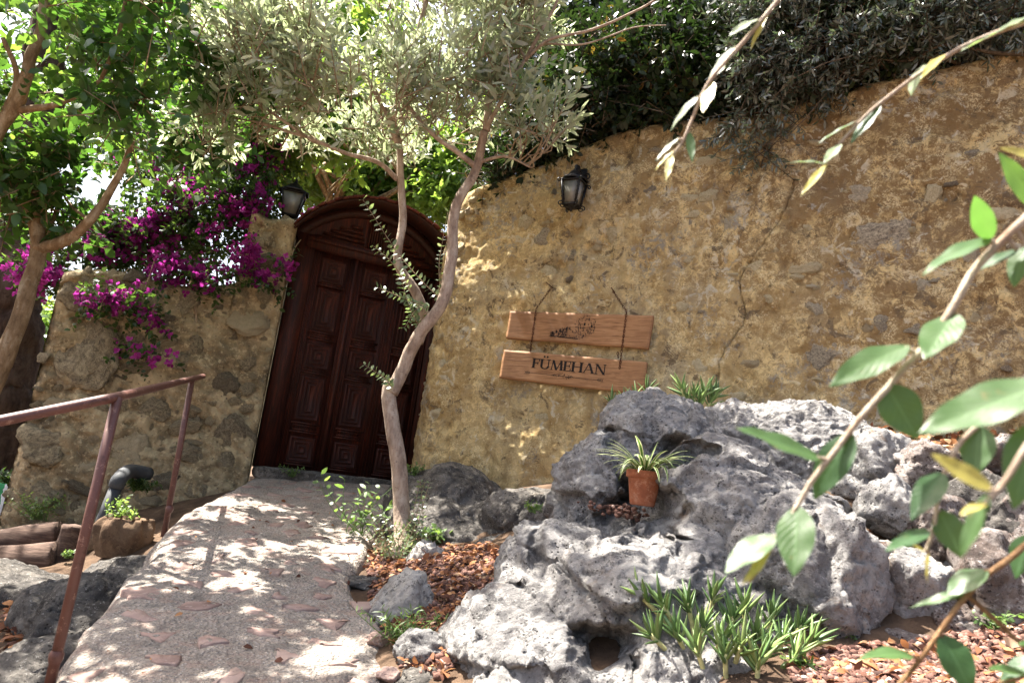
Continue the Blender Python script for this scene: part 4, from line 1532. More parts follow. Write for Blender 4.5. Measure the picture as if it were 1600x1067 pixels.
boulder = blob_rock('boulder', 'huge grey pitted limestone boulder holding the potted plant in a hollow', 'boulder', [
    (1035, 738, 4.25, .42, .45, .44), (955, 800, 4.05, .33, .4, .42), (1240, 765, 4.15, .52, .45, .48), (1130, 870, 3.65, .58, .55, .52),
    (905, 935, 3.5, .37, .4, .36), (835, 1040, 3.15, .34, .4, .27), (1010, 985, 3.15, .46, .4, .36), (1225, 930, 3.3, .40, .42, .42),
    (1060, 1120, 2.8, .50, .35, .20), (1330, 790, 3.85, .26, .35, .40), (1150, 1150, 2.75, .45, .35, .18), (880, 1110, 2.95, .4, .35, .2), (960, 1100, 2.9, .36, .3, .22), (1070, 1075, 2.85, .36, .32, .2), (1010, 1040, 3.0, .4, .3, .2),
    (1100, 1000, 4.1, .9, .6, .5), (1050, 930, 3.38, .46, .4, .36), (1180, 880, 3.55, .45, .4, .42), (1140, 745, 4.2, .40, .4, .40), (1110, 1000, 3.15, .4, .35, .3), (930, 1000, 3.2, .36, .35, .28)], .0098, LIME,
    carve=[(1000, 775, 3.72, .14, .13, .3, .30), (965, 800, 3.62, .11, .06, .4, .14), (1045, 695, 3.95, .15, .075, .2, .16), (940, 985, 2.9, .12, .062, .25, .24), (905, 978, 2.9, .07, .03, .5, .10), (955, 690, 3.9, .09, .05, .9, .08), (1330, 700, 3.9, .14, .07, -.3, .10), (1190, 790, 3.6, .14, .05, 1.1, .08), (840, 850, 3.4, .05, .10, .3, .09), (1075, 890, 3.1, .08, .05, .8, .06)], seed=4)
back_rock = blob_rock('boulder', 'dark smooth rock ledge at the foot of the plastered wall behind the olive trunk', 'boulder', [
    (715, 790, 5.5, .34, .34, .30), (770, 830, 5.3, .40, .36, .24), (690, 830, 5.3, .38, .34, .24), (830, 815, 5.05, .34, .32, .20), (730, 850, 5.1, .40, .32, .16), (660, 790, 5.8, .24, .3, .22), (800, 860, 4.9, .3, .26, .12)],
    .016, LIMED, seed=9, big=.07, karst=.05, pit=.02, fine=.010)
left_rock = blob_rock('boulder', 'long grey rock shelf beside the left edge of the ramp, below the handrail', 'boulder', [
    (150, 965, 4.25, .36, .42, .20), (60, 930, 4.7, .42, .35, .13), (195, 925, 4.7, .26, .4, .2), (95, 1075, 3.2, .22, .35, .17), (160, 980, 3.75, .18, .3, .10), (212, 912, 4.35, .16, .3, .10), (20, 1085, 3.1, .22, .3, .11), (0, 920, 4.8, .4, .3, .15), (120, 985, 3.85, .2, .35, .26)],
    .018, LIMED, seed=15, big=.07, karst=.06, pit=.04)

def stone_thing(name, label, cat, x, y, d, w, h, seed, mat, dep=.8, sub=5, rot=0, pits=.05, group=None, cuts=12, z_on=None):
    V, F = rock(seed, sub, cuts, .16, pits, 2.4)
    p = P(x, y, d)
    k = np.dot(p-cC, cF)/FPX
    c, s = math.cos(rot), math.sin(rot)
    V = V@np.array([[c, 0, -s], [0, 1, 0], [s, 0, c]]).T
    V = V*np.array([w*k*.56, w*k*.56*dep, h*k*.56])
    o = mk(name, V, [F], mat, smooth_shade=True)
    o.location = p
    return tag(o, label, cat, group)
stone_thing('rock', 'small bright white stone right of the olive trunk base', 'rock', 668, 880, 4.62, 52, 62, 31, LIMEW, rot=.3)
stone_thing('rock', 'cream knobbly rock at the ramp edge, largest of the border stones', 'rock', 630, 958, 3.75, 96, 104, 32, LIMEW, rot=.1, pits=.08)
stone_thing('rock', 'grey pitted stone at the ramp edge below the cream knobbly rock', 'rock', 670, 1022, 3.15, 86, 62, 33, LIME, rot=-.1)
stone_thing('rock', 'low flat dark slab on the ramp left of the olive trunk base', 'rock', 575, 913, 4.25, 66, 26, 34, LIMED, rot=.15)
stone_thing('rock', 'broken grey stone in the bottom corner under the grey pitted stone', 'rock', 655, 1066, 2.98, 90, 36, 35, LIMED)
stone_thing('rock', 'small reddish stone beside the grey pitted stone at the bottom of the picture', 'rock', 609, 1056, 3.0, 36, 22, 36, FLAG)
stone_thing('rock', 'small red stone wedged at the cream rock foot on the ramp', 'rock', 592, 1000, 3.3, 30, 22, 38, FLAG)

# dry stone retaining wall under the plastered wall
dry = empty('retaining_wall', 'low dry stone retaining wall of big pitted grey blocks behind the red gravel', 'wall', P(1450, 990, 3.0))
for k, (x, y, d, w, h, mt, dp) in enumerate(((1300, 900, 3.0, 150, 170, LIME, .8), (1360, 905, 3.02, 80, 96, LIMEB, .8), (1425, 940, 3.02, 120, 150, LIME, .8), (1330, 990, 2.95, 90, 90, LIME, .8),
        (1540, 815, 3.2, 110, 110, LIMED, .8), (1450, 830, 3.22, 100, 100, LIMEB, .9), (1395, 800, 3.3, 80, 90, LIME, .9), (1560, 925, 3.05, 150, 140, LIMEB, .8), (1495, 985, 2.95, 80, 90, LIMEB, .8),
        (1630, 820, 3.15, 120, 120, LIMEB, .8), (1660, 930, 2.95, 120, 150, LIMEB, .8), (1470, 745, 3.45, 120, 90, LIMEB, .9), (1570, 735, 3.4, 110, 80, LIMEB, .9), (1385, 735, 3.6, 100, 90, LIME, .9), (1640, 735, 3.3, 110, 90, LIMEB, .9), (1415, 1010, 2.9, 70, 46, LIMEB, .8), (1490, 890, 3.12, 70, 80, LIME, .8), (1740, 880, 2.95, 160, 220, LIMEB, .8))):
    V, F = rock(60+k, 5, 11, .15, .10, 2.6)
    p = P(x, y, d)
    kk = np.dot(p-cC, cF)/FPX
    V = V*np.array([w*kk*.60, w*kk*.55*dp, h*kk*.60])
    o = mk('stone', V, [F], mt, dry, True, smooth_shade=True)
    o.location = p-base_of(dry)

# ================================================================== loose ground cover
def scatter_leaf_litter(name, pts, size, seed, mat):
    r = np.random.default_rng(seed)
    n = len(pts)
    nrm = unit(np.array([0, 0, 1.0])+r.normal(size=(n, 3))*.55)
    d = unit(r.normal(size=(n, 3))*np.array([1, 1, .35]))
    L = size*r.uniform(.5, 1.3, n)
    V, F, rr = leaves(pts, d, nrm, L, L*r.uniform(.35, .65, n), np.clip(r.beta(2, 2, n), 0, 1), bend=2.2)
    o = mk(name, V, F, mat, rnd=rr)
    return tag(o, kind='stuff')
def poly_points(poly, d0, n, seed, lift=.0):
    """points on the terrain inside a ground polygon given by pixels"""
    r = np.random.default_rng(seed)
    g_ = np.array([on_ground(*q)[:2] for q in poly])
    lo_, hi_ = g_.min(0), g_.max(0)
    out = []
    while len(out) < n:
        c = r.uniform(lo_, hi_, (4000, 2))
        ins = np.zeros(len(c), bool)
        j = len(g_)-1
        for i in range(len(g_)):
            xi, yi, xj, yj = *g_[i], *g_[j]
            ins ^= ((yi > c[:, 1]) != (yj > c[:, 1])) & (c[:, 0] < (xj-xi)*(c[:, 1]-yi)/(yj-yi+1e-12)+xi)
            j = i
        out += list(c[ins])
    c = np.array(out[:n])
    return np.c_[c, ground_z(c[:, 0], c[:, 1])+lift]
def gravel(name, pts, size, seed, mat):
    r = np.random.default_rng(seed)
    V0, F0 = ico(1)
    n = len(pts)
    m = MB()
    vs_, fs_, rs_ = [], [], []
    for k in range(n):
        s = size*r.uniform(.45, 1.35)
        V = V0*(1+r.normal(size=(len(V0), 1))*.13)*s*np.array([1, r.uniform(.6, 1), r.uniform(.5, .9)])
        a = r.uniform(0, 6.28)
        V = V@np.array([[math.cos(a), -math.sin(a), 0], [math.sin(a), math.cos(a), 0], [0, 0, 1]])
        vs_.append(V+pts[k]+np.array([0, 0, s*.3]))
        fs_.append(F0+k*len(V0))
        rs_.append(np.full(len(V0), np.clip(r.normal(.5, .25), 0, 1)))
    o = mk(name, np.vstack(vs_), [np.vstack(fs_)], mat, rnd=np.concatenate(rs_))
    return tag(o, kind='stuff')
bed = [(575, 868), (645, 848), (770, 852), (800, 880), (760, 960), (690, 1067), (625, 1050), (612, 990), (575, 935)]
gravel('gravel', poly_points(bed, 4, 2300, 1), .017, 2, GRAVEL)
scatter_leaf_litter('leaf_litter', poly_points(bed, 4, 1500, 3, .022), .042, 4, LITTER)
gb = [(1240, 1067), (1230, 1030), (1330, 1010), (1500, 990), (1640, 970), (1640, 1080), (1400, 1100)]
gravel('gravel', poly_points(gb, 2.7, 2600, 5), .0155, 6, GRAVEL)
scatter_leaf_litter('leaf_litter', poly_points(gb, 2.7, 260, 7, .02), .045, 8, LITTER)
rb = np.random.default_rng(2)
c = np.stack([rb.uniform(1.7, 4.2, 1600), rb.uniform(3.0, 4.6, 1600)], -1)
scatter_leaf_litter('leaf_litter', np.c_[c, ground_z(c[:, 0], c[:, 1])+.03], .07, 9, LITTER)
lb = [(0, 930), (90, 930), (130, 980), (60, 1040), (0, 1040)]
scatter_leaf_litter('leaf_litter', poly_points(lb, 4, 420, 10, .02), .06, 11, LITTER)
pr = np.random.default_rng(14)
c = P(968, 800, 3.62)
gravel('gravel', np.array([c+np.array([pr.normal()*.07, pr.normal()*.06, pr.normal()*.015]) for k in range(90)]), .014, 15, GRAVEL)
dl = []
for k in range(60):                                          # a few fallen leaves on the ramp
    y = pr.uniform(2.6, 6.4)
    x = np.interp(y, eL[::-1, 1], eL[::-1, 0])+pr.uniform(.1, 1.4)
    dl.append((x, y, path_surface(x, y)+.012))
scatter_leaf_litter('leaf_litter', np.array(dl), .035, 12, LITTER)

# ================================================================== objects by the wall foot
def log_thing(label, a, b, r, seed):
    q = np.array([a+(b-a)*k for k in np.linspace(0, 1, 30)])
    q[:, 2] += .01*np.sin(np.linspace(0, 5, 30)+seed)
    m = MB()
    V, F = tube(q, r, 26)
    c_ = np.vstack([np.repeat(q, 26, 0), q[:1], q[-1:]])
    nn_ = V-c_
    al = np.concatenate([np.repeat(np.linspace(0, 1, 30), 26), [0, 1]])
    ang_ = np.concatenate([np.tile(np.arange(26)/26*6.283, 30), [0, 0]])
    g_ = fbm(np.c_[np.cos(ang_)*4+seed, np.sin(ang_)*4, al*3], 4, seed)
    V = c_+nn_*(1+.12*g_-.10*np.maximum(0, g_*1.8-.35))[:, None]
    m.add(V, F)
    o = m.build('log', LOGW, smooth_shade=True)
    return tag(o, label, 'log', 'logs stacked in front of the rubble wall')
log_thing('upper weathered log of the pair lying before the rubble wall', P(-60, 852, 5.45), P(92, 838, 5.55), .10, 3)
log_thing('lower split reddish log of the pair lying before the rubble wall', P(-60, 884, 5.3), P(90, 874, 5.35), .125, 8)
st = P(112, 850, 5.4)
m = MB()
V, F = tube(np.array([st+np.array([0, 0, z]) for z in np.linspace(-.2, .13, 14)]), .095, 24)
V = V+.02*np.stack([fbm(V*np.array([12, 12, 3])+k*3, 3, 90+k) for k in range(3)], -1)
m.add(V, F)
tag(m.build('stump', LOGW, smooth_shade=True), 'upright cut wooden stump between the logs and the sack planter', 'stump')

sk = P(193, 838, 5.15)
planter = empty('sack_planter', 'crumpled brown sackcloth planter with a green sprout, under the grey pipe', 'planter', sk)
n1_, n2_ = 64, 26
an = np.arange(n1_)/n1_*2*math.pi
V = []
for k in range(n2_):
    t = k/(n2_-1)
    r_ = .135+.035*math.sin(t*2.6)-.02*(t > .8)*(t-.8)*5
    fold = .018*np.sin(an*7+1.2*math.sin(t*3))*t+.012*np.sin(an*13+t*4)*t
    rr_ = (r_+fold)
    V.append(np.stack([np.cos(an)*rr_*1.05, np.sin(an)*rr_, np.full(n1_, -.13+.25*t)+.012*np.sin(an*3)*t], -1))
for k, (dr, dz) in enumerate(((-.02, .004), (-.03, -.03), (-.05, -.05), (-.13, -.05))):
    rr_ = np.maximum(.005, .152+dr)
    V.append(np.stack([np.cos(an)*rr_*1.05, np.sin(an)*rr_, np.full(n1_, .12+dz)], -1))
V = np.concatenate(V)
V = V+.006*np.stack([fbm(V*14+k*4, 3, 95+k) for k in range(3)], -1)
mk('sack', V, [ring_quads(n2_+4, n1_)], SACK, planter, True, smooth_shade=True)
sprout = MB()
r_ = np.random.default_rng(8)
foliage(sprout, [(-.05, -.03, .14, .07, .06, .05)], 26, 6, .07, .034, .45, 77, up=.7)
sprout.build('sprout', L_WEED, planter, True)

pp0, pp1, pp2 = P(160, 812, 5.35), P(183, 757, 5.4), P(200, 738, 5.62)
pipe = empty('drain_pipe', 'dark grey plastic elbow pipe coming out of the rubble wall above the planter', 'pipe', pp0)
m = MB()
m.tube(np.array([pp0+np.array([0, 0, -.12]), pp0, pp1]), .042, 18)
m.build('pipe_run', PIPE, pipe, smooth_shade=True)
m = MB()
m.tube(smooth([pp1-unit(pp1-pp0)*.02, pp1+unit(pp1-pp0)*.04, pp2+np.array([0, .02, .01]), pp2+np.array([.06, .2, 0])], 18), .052, 18)
m.build('elbow', PIPE, pipe, smooth_shade=True)

bgp = P(3, 785, 6.6)
bag = empty('feed_bag', 'green and white bag at the left edge by the rubble wall end', 'bag', bgp)
V, F = ico(4)
V = np.sign(V)*np.abs(V)**.45*np.array([.10, .09, .19])
V = V+.015*np.stack([fbm(V*9+k*4, 3, 97+k) for k in range(3)], -1)
fc = V[F].mean(1)
BAGW = m_plain('white_bag_film', (.62, .64, .66), .45)
BAGG = m_plain('green_bag_film', (.02, .22, .07), .45)
mk('bag_body', V, [F], (BAGW, BAGG), bag, True, smooth_shade=True, midx=(fc[:, 0] < .035).astype(int))

# parked car beyond the left wall, only a sliver shows
cp = P(22, 690, 15.0)
CARW = m_plain('silver_car_paint', (.50, .53, .58), .28, .5, grain=.04)
CARG = m_plain('dark_car_glass', (.02, .025, .03), .12, .5)
TYRE = m_plain('tyre_rubber', (.02, .02, .02), .85)
car = empty('parked_car', 'pale silver car parked beyond the dark trunk at the left edge', 'car', (cp[0]-1.2, 15, cp[2]-.75), math.radians(8))
prof = [(-2.1, .28), (-2.15, .55), (-2.0, .80), (-1.2, .90), (-.6, 1.36), (.9, 1.40), (1.6, .98), (2.1, .88), (2.18, .5), (2.1, .28)]
def extr(prof, w, inset_top):
    p = np.array(prof)
    n = len(p)
    w_ = np.where(p[:, 1] > 1.0, w-inset_top, w)
    V = np.vstack([np.c_[p[:, 0], -w_, p[:, 1]], np.c_[p[:, 0], w_, p[:, 1]]])
    j = np.arange(n)
    k = (j+1) % n
    return V, [np.stack([j, k, k+n, j+n], -1), j[None, ::-1], (j+n)[None]]
V, F = extr(prof, .86, .16)
mk('body', V, F, CARW, car, True)
for sg in (-1, 1):
    V, F = extr([(-1.0, .93), (-.52, 1.30), (.85, 1.33), (1.35, .98)], .86, 0)
    q_ = np.array([(-1.0, .93, .868), (-.52, 1.30, .73), (.85, 1.33, .715), (1.35, .98, .855)])
    V = np.vstack([np.c_[q_[:, 0], sg*(q_[:, 2]+.004), q_[:, 1]], np.c_[q_[:, 0], sg*(q_[:, 2]-.02), q_[:, 1]]])
    mk('window', V, [np.array([(0, 1, 2, 3), (7, 6, 5, 4), (0, 4, 5, 1), (1, 5, 6, 2), (2, 6, 7, 3), (3, 7, 4, 0)])], CARG, car, True)
    for x in (-1.35, 1.4):
        m = MB()
        m.tube(np.array([(x, sg*.66, .31), (x, sg*.88, .31)]), .31, 20)
        m.build('wheel', TYRE, car, True)
for (x0, z0, x1, z1, nm) in ((-1.17, .93, -.64, 1.33, 'windscreen'), (.97, 1.37, 1.56, 1.02, 'rear_window')):
    dx, dz = x1-x0, z1-z0
    sx = -1 if x0 < 0 else 1
    V = np.array([(x0+sx*.012, -.76, z0+.012), (x0+sx*.012, .76, z0+.012), (x1+sx*.012, .66, z1+.012), (x1+sx*.012, -.66, z1+.012)])
    V = np.vstack([V, V-np.array([sx*.02, 0, .02])])
    mk(nm, V, [np.array([(0, 1, 2, 3), (7, 6, 5, 4), (0, 4, 5, 1), (1, 5, 6, 2), (2, 6, 7, 3), (3, 7, 4, 0)])], CARG, car, True)

dgs = bpy.context.evaluated_depsgraph_get()
dgs.update()
from mathutils.bvhtree import BVHTree
def bvh_of(o):
    me = o.data
    n = len(me.vertices)
    V = np.zeros(n*3)
    me.vertices.foreach_get('co', V)
    V = V.reshape(-1, 3)+np.array(o.location)
    return BVHTree.FromPolygons([tuple(v) for v in V], [tuple(p.vertices) for p in me.polygons])
bbvh = bvh_of(boulder)
def on_boulder(x, y, fallback=3.0):
    v = Vector(ray(x, y)).normalized()
    hit = bbvh.ray_cast(Vector(cC), v)
    g_ = on_ground(x, y)
    if hit[0] is None or (Vector(g_)-Vector(cC)).length < hit[3]:
        return np.array(g_)
    return np.array(hit[0])
# ================================================================== potted spider plant
hits = [on_boulder(x, y)[1] for x, y in ((985, 745), (1004, 745), (1022, 745), (985, 775), (1004, 775), (1022, 775), (1004, 790))]
print('POT', np.round(hits, 2))
pc = P(1003, 790, min(hits)+.02)
pot = empty('potted_plant', 'terracotta pot of striped spider plant sitting in the boulder hollow', 'potted plant', pc)
m = MB()
m.lathe([(.001, .0), (.062, .0), (.066, .01), (.084, .135), (.086, .14), (.095, .142), (.098, .148), (.098, .178), (.094, .182), (.088, .180), (.084, .15), (.001, .15)], 40)
m.build('pot', TERRA, pot, True, smooth_shade=True)
m = MB()
m.lathe([(.084, .158), (.05, .166), (.001, .168)], 24)
m.build('soil', SOIL, pot, True)
sr = np.random.default_rng(12)
def strap(parent, o, az, el, L, w, droop, mat, name='leaf', n=12):
    t = np.linspace(0, 1, n)
    hz_ = np.array([math.cos(az), math.sin(az), 0])
    e = el-droop*t**1.2
    ds = L/(n-1)
    pts = [np.array(o, float)]
    for k in range(n-1):
        pts.append(pts[-1]+ds*(hz_*math.cos(e[k])+np.array([0, 0, math.sin(e[k])])))
    pts = np.array(pts)
    side = np.array([-math.sin(az), math.cos(az), 0])
    tg = unit(np.gradient(pts, axis=0))
    nr = np.cross(side, tg)
    ww = w*np.minimum(1, (1-t)*3.2)**.8*np.minimum(1, .55+t*2)
    V = np.concatenate([np.stack([pts-side*ww[:, None]*.5+nr*ww[:, None]*.18, pts, pts+side*ww[:, None]*.5+nr*ww[:, None]*.18], 1)]).reshape(-1, 3)
    uv = np.stack([np.repeat(t, 3), np.tile([0, .5, 1], n)], -1)
    return mk(name, V, [grid_quads(n, 3)], mat, parent, True, uv=uv, smooth_shade=True)
for k in range(58):
    az = sr.uniform(0, 6.28)
    strap(pot, (math.cos(az)*.02, math.sin(az)*.02, .165), az, sr.uniform(.55, 1.2), sr.uniform(.16, .30), sr.uniform(.016, .024), sr.uniform(1.0, 2.4), SPIDER)
strap(pot, (0, 0, .165), .3, 1.35, .20, .016, .25, SPIDER)
strap(pot, (0, 0, .165), 3.3, .8, .34, .018, 1.3, SPIDER)
strap(pot, (0, 0, .165), .0, .9, .34, .018, 1.3, SPIDER)
strap(pot, (.03, -.05, .165), -1.3, .9, .24, .017, 2.8, SPIDER)
strap(pot, (-.04, -.04, .165), -2.3, .9, .25, .016, 2.8, SPIDER)

pot.scale = (.88, .88, .88)

# ================================================================== succulents
def finger_mesh(k):
    r = np.random.default_rng(300+k)
    n = 9
    t = np.linspace(0, 1, n)
    bend = r.uniform(-.1, .35)
    w = .080*np.sin(np.pi*np.clip(t*.86+.14, 0, 1))**.55*(1-t**3*.55)
    w[-1] = .004
    c_ = np.stack([bend*t**2*.5, np.zeros(n), t], -1)
    V = []
    for a_, ry in ((0, 1.0), (2.1, 1.0), (3.14, .55), (4.18, 1.0)):
        V.append(c_+np.stack([np.cos(a_)*w*.85*ry, np.sin(a_)*w*1.15, t*0], -1))
    V = np.stack(V, 1).reshape(-1, 3)
    return mesh_data('leaf', V, [ring_quads(n, 4), np.array([[(n-1)*4, (n-1)*4+1, (n-1)*4+2, (n-1)*4+3]])], (SUCC,), smooth_shade=True)
fing = [finger_mesh(k) for k in range(6)]
def succulent(label, heads, size, seed, per=7, lean=1.25, stems=True, up=.7):
    """heads: (point, direction)"""
    r = np.random.default_rng(seed)
    base = np.mean([h_[0] for h_ in heads], 0)
    t = empty('succulent', label, 'succulent', base)
    for p, d in heads:
        d = unit(d)
        if stems:
            m = MB()
            m.tube(smooth([p-d*size*1.3-np.array([0, 0, size*.35]), p-d*size*.5-np.array([0, 0, size*.12]), p+d*size*.35], 8), .0085, 7)
            m.build('stem', SUCCSTEM, t, smooth_shade=True)
        for k in range(per):
            az = k*2.4+r.normal()*.3
            fr_ = k/per
            x = unit(np.cross(d, [0.3, .2, 1.0]))
            y = np.cross(d, x)
            v = unit(d*(.55+.7*fr_)+lean*(x*math.cos(az)+y*math.sin(az))*(1.15-fr_*.7)+np.array([0, 0, up*.95]))
            q_ = Vector(v).to_track_quat('Z', 'X')
            L = size*r.uniform(.75, 1.35)
            o = bpy.data.objects.new('leaf', fing[r.integers(6)])
            col.objects.link(o)
            o.parent = t
            o.location = p-base+d*size*(fr_*.5-.1)
            o.rotation_mode = 'QUATERNION'
            o.rotation_quaternion = q_ @ Euler((0, 0, r.uniform(0, 6.28))).to_quaternion()
            o.scale = (L*1.0, L*1.0, L)
    return t
hr = np.random.default_rng(44)
heads = []
for (x, y, dx) in ((1010, 940, -1), (1040, 955, -.6), (1025, 1000, -1), (1060, 1000, -.5), (1075, 955, -.2), (1095, 990, 0), (1110, 940, 0), (1120, 1005, .1), (1140, 975, .1), (1150, 1020, .1), (1160, 960, 0), (1175, 1000, .2),
                   (1190, 1025, .2), (1200, 970, .2), (1215, 1005, .4), (1235, 1030, .4), (1240, 985, .5), (1255, 1010, .7), (1130, 1035, -.1), (1180, 1045, 0), (1090, 1025, -.3)):
    p = on_boulder(x, y+8)
    heads.append((p+np.array([0, -.02, .02]), np.array([dx*.9, -.15+hr.normal()*.2, .55])))
succulent('big clump of green finger succulent spreading at the boulder foot beside the gravel', heads, .088, 5, 11)
heads = [(P(x, y, 4.72), np.array([dx, -.1, .8])) for x, y, dx in ((1075, 632, -.3), (1092, 628, 0), (1108, 632, .4), (1085, 622, -.1), (1100, 618, .2), (1068, 615, -.4), (1115, 620, .5), (1090, 640, 0))]
succulent('dark green upright succulent behind the boulder top, right of the sign', heads, .105, 6, 8, up=.6)
heads = [(P(x, y, 4.65), np.array([dx, -.1, .8])) for x, y, dx in ((958, 632, -.5), (975, 628, -.1), (992, 622, .1), (1010, 612, .2))]
succulent('short green succulent tips behind the boulder, under the sign', heads, .085, 7, 6, up=.7)

# ================================================================== trees
# olive in front of the gate
ob = on_path(630, 862, .02)
OD = 4.82
olive = empty('olive_tree', 'slender forked olive tree with silvery crown growing beside the ramp before the gate', 'tree', ob)
tm = MB()
T0 = limb(tm, [ob-np.array([0, 0, .15]), P(627, 800, OD), P(622, 740, OD), P(616, 680, OD), P(610, 630, OD), P(612, 600, OD)], .054, .047, 18, 60, .3, 1, .05)
q_r = limb(tm, [P(610, 615, OD), P(630, 575, OD), P(652, 525, OD-.05), P(690, 475, OD-.1), P(703, 410, OD-.1), P(706, 340, OD-.1), P(722, 300, OD-.1), P(745, 262, OD-.1), P(757, 205, OD-.15)], .047, .029, 16, 90, .3, 2, .05)
q_l = limb(tm, [P(652, 535, OD-.04), P(662, 500, OD+.02), P(648, 455, OD+.05), P(628, 425, OD+.05), P(622, 400, OD+.05), P(630, 350, OD+.05), P(627, 290, OD+.05), P(622, 230, OD+.05), P(612, 190, OD+.05)], .038, .021, 14, 80, .4, 3, .05)
tm.build('trunk', OLIVEBARK, olive, smooth_shade=True)
lm = MB()
OC = np.random.default_rng(50)
limbs = []
for pts, ra, rb_ in (([P(745, 262, OD-.1), P(715, 238, OD-.2), P(670, 205, OD-.3), P(620, 150, OD-.45)], .022, .012),
                     ([P(757, 205, OD-.15), P(770, 130, OD-.2), P(800, 60, OD-.3), P(830, -40, OD-.3)], .028, .014),
                     ([P(748, 255, OD-.1), P(790, 245, OD-.15), P(830, 262, OD-.25)], .014, .006),
                     ([P(620, 280, OD+.05), P(590, 255, OD), P(545, 240, OD-.05), P(480, 215, OD-.1), P(400, 190, OD-.1)], .020, .010),
                     ([P(622, 230, OD+.05), P(600, 170, OD-.1), P(560, 110, OD-.3), P(480, 60, OD-.4), P(400, 0, OD-.4)], .022, .010),
                     ([P(612, 190, OD+.05), P(640, 110, OD), P(660, 30, OD), P(680, -60, OD)], .022, .012),
                     ([P(480, 215, OD-.1), P(430, 180, OD-.2), P(350, 120, OD-.2), P(300, 80, OD-.2)], .012, .006),
                     ([P(560, 110, OD-.3), P(500, 120, OD-.35), P(430, 110, OD-.4)], .010, .005)):
    q = limb(lm, pts, ra, rb_, 8, 26, .6, int(ra*1e4), .04)
    limbs.append(q)
# bare grey-brown branches reaching right over the hedge
for pts, ra, rb_ in (([P(820, 95, OD-.35), P(840, 60, OD-.4), P(862, 20, OD-.4), P(880, -30, OD-.4)], .014, .010), ([P(820, 95, OD-.35), P(860, 62, OD-.45), P(930, 45, OD-.5), P(1000, 15, OD-.5), P(1040, -10, OD-.5)], .012, .006),
                     ([P(820, 95, OD-.35), P(812, 60, OD-.35), P(835, -10, OD-.4)], .010, .006), ([P(850, 68, OD-.4), P(920, 68, OD-.5), P(985, 45, OD-.5), P(1040, 40, OD-.5)], .008, .003), ([P(760, 200, OD-.15), P(790, 150, OD-.3), P(820, 95, OD-.35)], .018, .013)):
    limb(lm, pts, ra, rb_, 8, 26, .8, int(ra*1e4)+3, .04)
anch = np.vstack(limbs)
OB = [(*P(560, 140, OD-.35), .62, .50, .36), (*P(700, 120, OD-.35), .52, .50, .32), (*P(810, 130, OD-.35), .28, .35, .30), (*P(460, 90, OD-.3), .55, .5, .40), (*P(650, 10, OD-.2), .8, .5, .28),
      (*P(370, 60, OD-.2), .42, .45, .40), (*P(850, 190, OD-.35), .22, .24, .26), (*P(420, 190, OD-.1), .42, .4, .20), (*P(800, 20, OD-.3), .30, .4, .35), (*P(350, 210, OD), .3, .35, .16), (*P(690, -10, 5.2), .4, .35, .22), (*P(600, -180, 4.3), .75, .55, .2), (*P(770, -160, 4.2), .55, .5, .18), (*P(600, 225, 5.65), .42, .35, .14), (*P(700, 215, 5.5), .36, .3, .12)]
cm, twm = MB(), MB()
foliage(cm, OB, 2500, 14, .24, .086, .27, 51, flat=.2, up=.9, out=.5, shell=.45, twig=twm, spread=.7, gap=(3.2, -.04))
for k in range(170):
    b = OB[OC.integers(len(OB))]
    p = np.array(b[:3])+OC.normal(size=3)*np.array(b[3:])*.5
    a = anch[np.argmin(((anch-p)**2).sum(1)+OC.random(len(anch))*.7)]
    connect(twm, a, p, .007, .003, OC, 4)
lm.build('branch', OLIVEBARK, olive, smooth_shade=True)
tag(twm.build('twigs', TWIG, olive), kind='stuff')
tag(cm.build('crown', L_OLIVE, olive), kind='stuff')
# leafy suckers on the trunk
su = MB()
sus = MB()
def sucker(pts, n, ll, seed, r0=.004, w=.55):
    r = np.random.default_rng(seed)
    q = smooth(pts, n)
    sus.tube(q, np.linspace(r0, .0015, n), 4, cap=False)
    tg = unit(np.gradient(q, axis=0))
    for sg in (-1, 1):
        perp = unit(np.cross(tg, r.normal(size=(n, 3))*.4+np.array([0, -1, .2])))*sg
        d = unit(tg*.5+perp)
        V, F, rr = leaves(q, d, np.array([0, -.4, 1.0])+r.normal(size=(n, 3))*.5, ll*r.uniform(.7, 1.2, n), ll*w*r.uniform(.8, 1.1, n), np.clip(r.normal(.55, .2, n), 0, 1))
        su.add(V, F, rr)
TD = OD-.06
sucker([P(692, 470, TD), P(660, 440, TD-.05), P(625, 400, TD-.1), P(598, 360, TD-.1), P(567, 312, TD-.1)], 26, .045, 1)
sucker([P(640, 450, TD), P(612, 410, TD-.05), P(583, 384, TD-.1)], 12, .042, 2)
sucker([P(670, 480, TD), P(640, 470, TD-.05), P(590, 449, TD-.1)], 18, .042, 3)
sucker([P(655, 510, TD), P(640, 480, TD-.06), P(625, 430, TD-.1)], 16, .042, 4)
sucker([P(612, 605, TD), P(600, 590, TD-.05), P(570, 570, TD-.08)], 12, .042, 5)
sucker([P(690, 470, TD), P(686, 420, TD-.02), P(690, 385, TD), P(700, 330, TD)], 16, .036, 6)
sucker([P(675, 500, TD), P(655, 480, TD-.06), P(632, 512, TD-.08)], 14, .042, 7)
sr2 = np.random.default_rng(66)
for k in range(34):
    a = P(625+sr2.normal()*16, 870+sr2.uniform(-20, 50), OD-.12+sr2.normal()*.06)
    sucker([a, a+np.array([sr2.normal()*.06, -.03, .10]), a+np.array([sr2.normal()*.13, -.05, sr2.uniform(.12, .30)])], 12, .026, 70+k, .003)
for k in range(4):
    a = P(632+k*6, 850, OD-.1)
    sucker([a, a+np.array([.02, 0, .15]), a+np.array([sr2.normal()*.05, -.02, .38])], 16, .026, 170+k, .003)
tag(sus.build('sucker_stems', TWIG, olive), kind='stuff')
tag(su.build('sucker_leaves', L_SUCK, olive), kind='stuff')

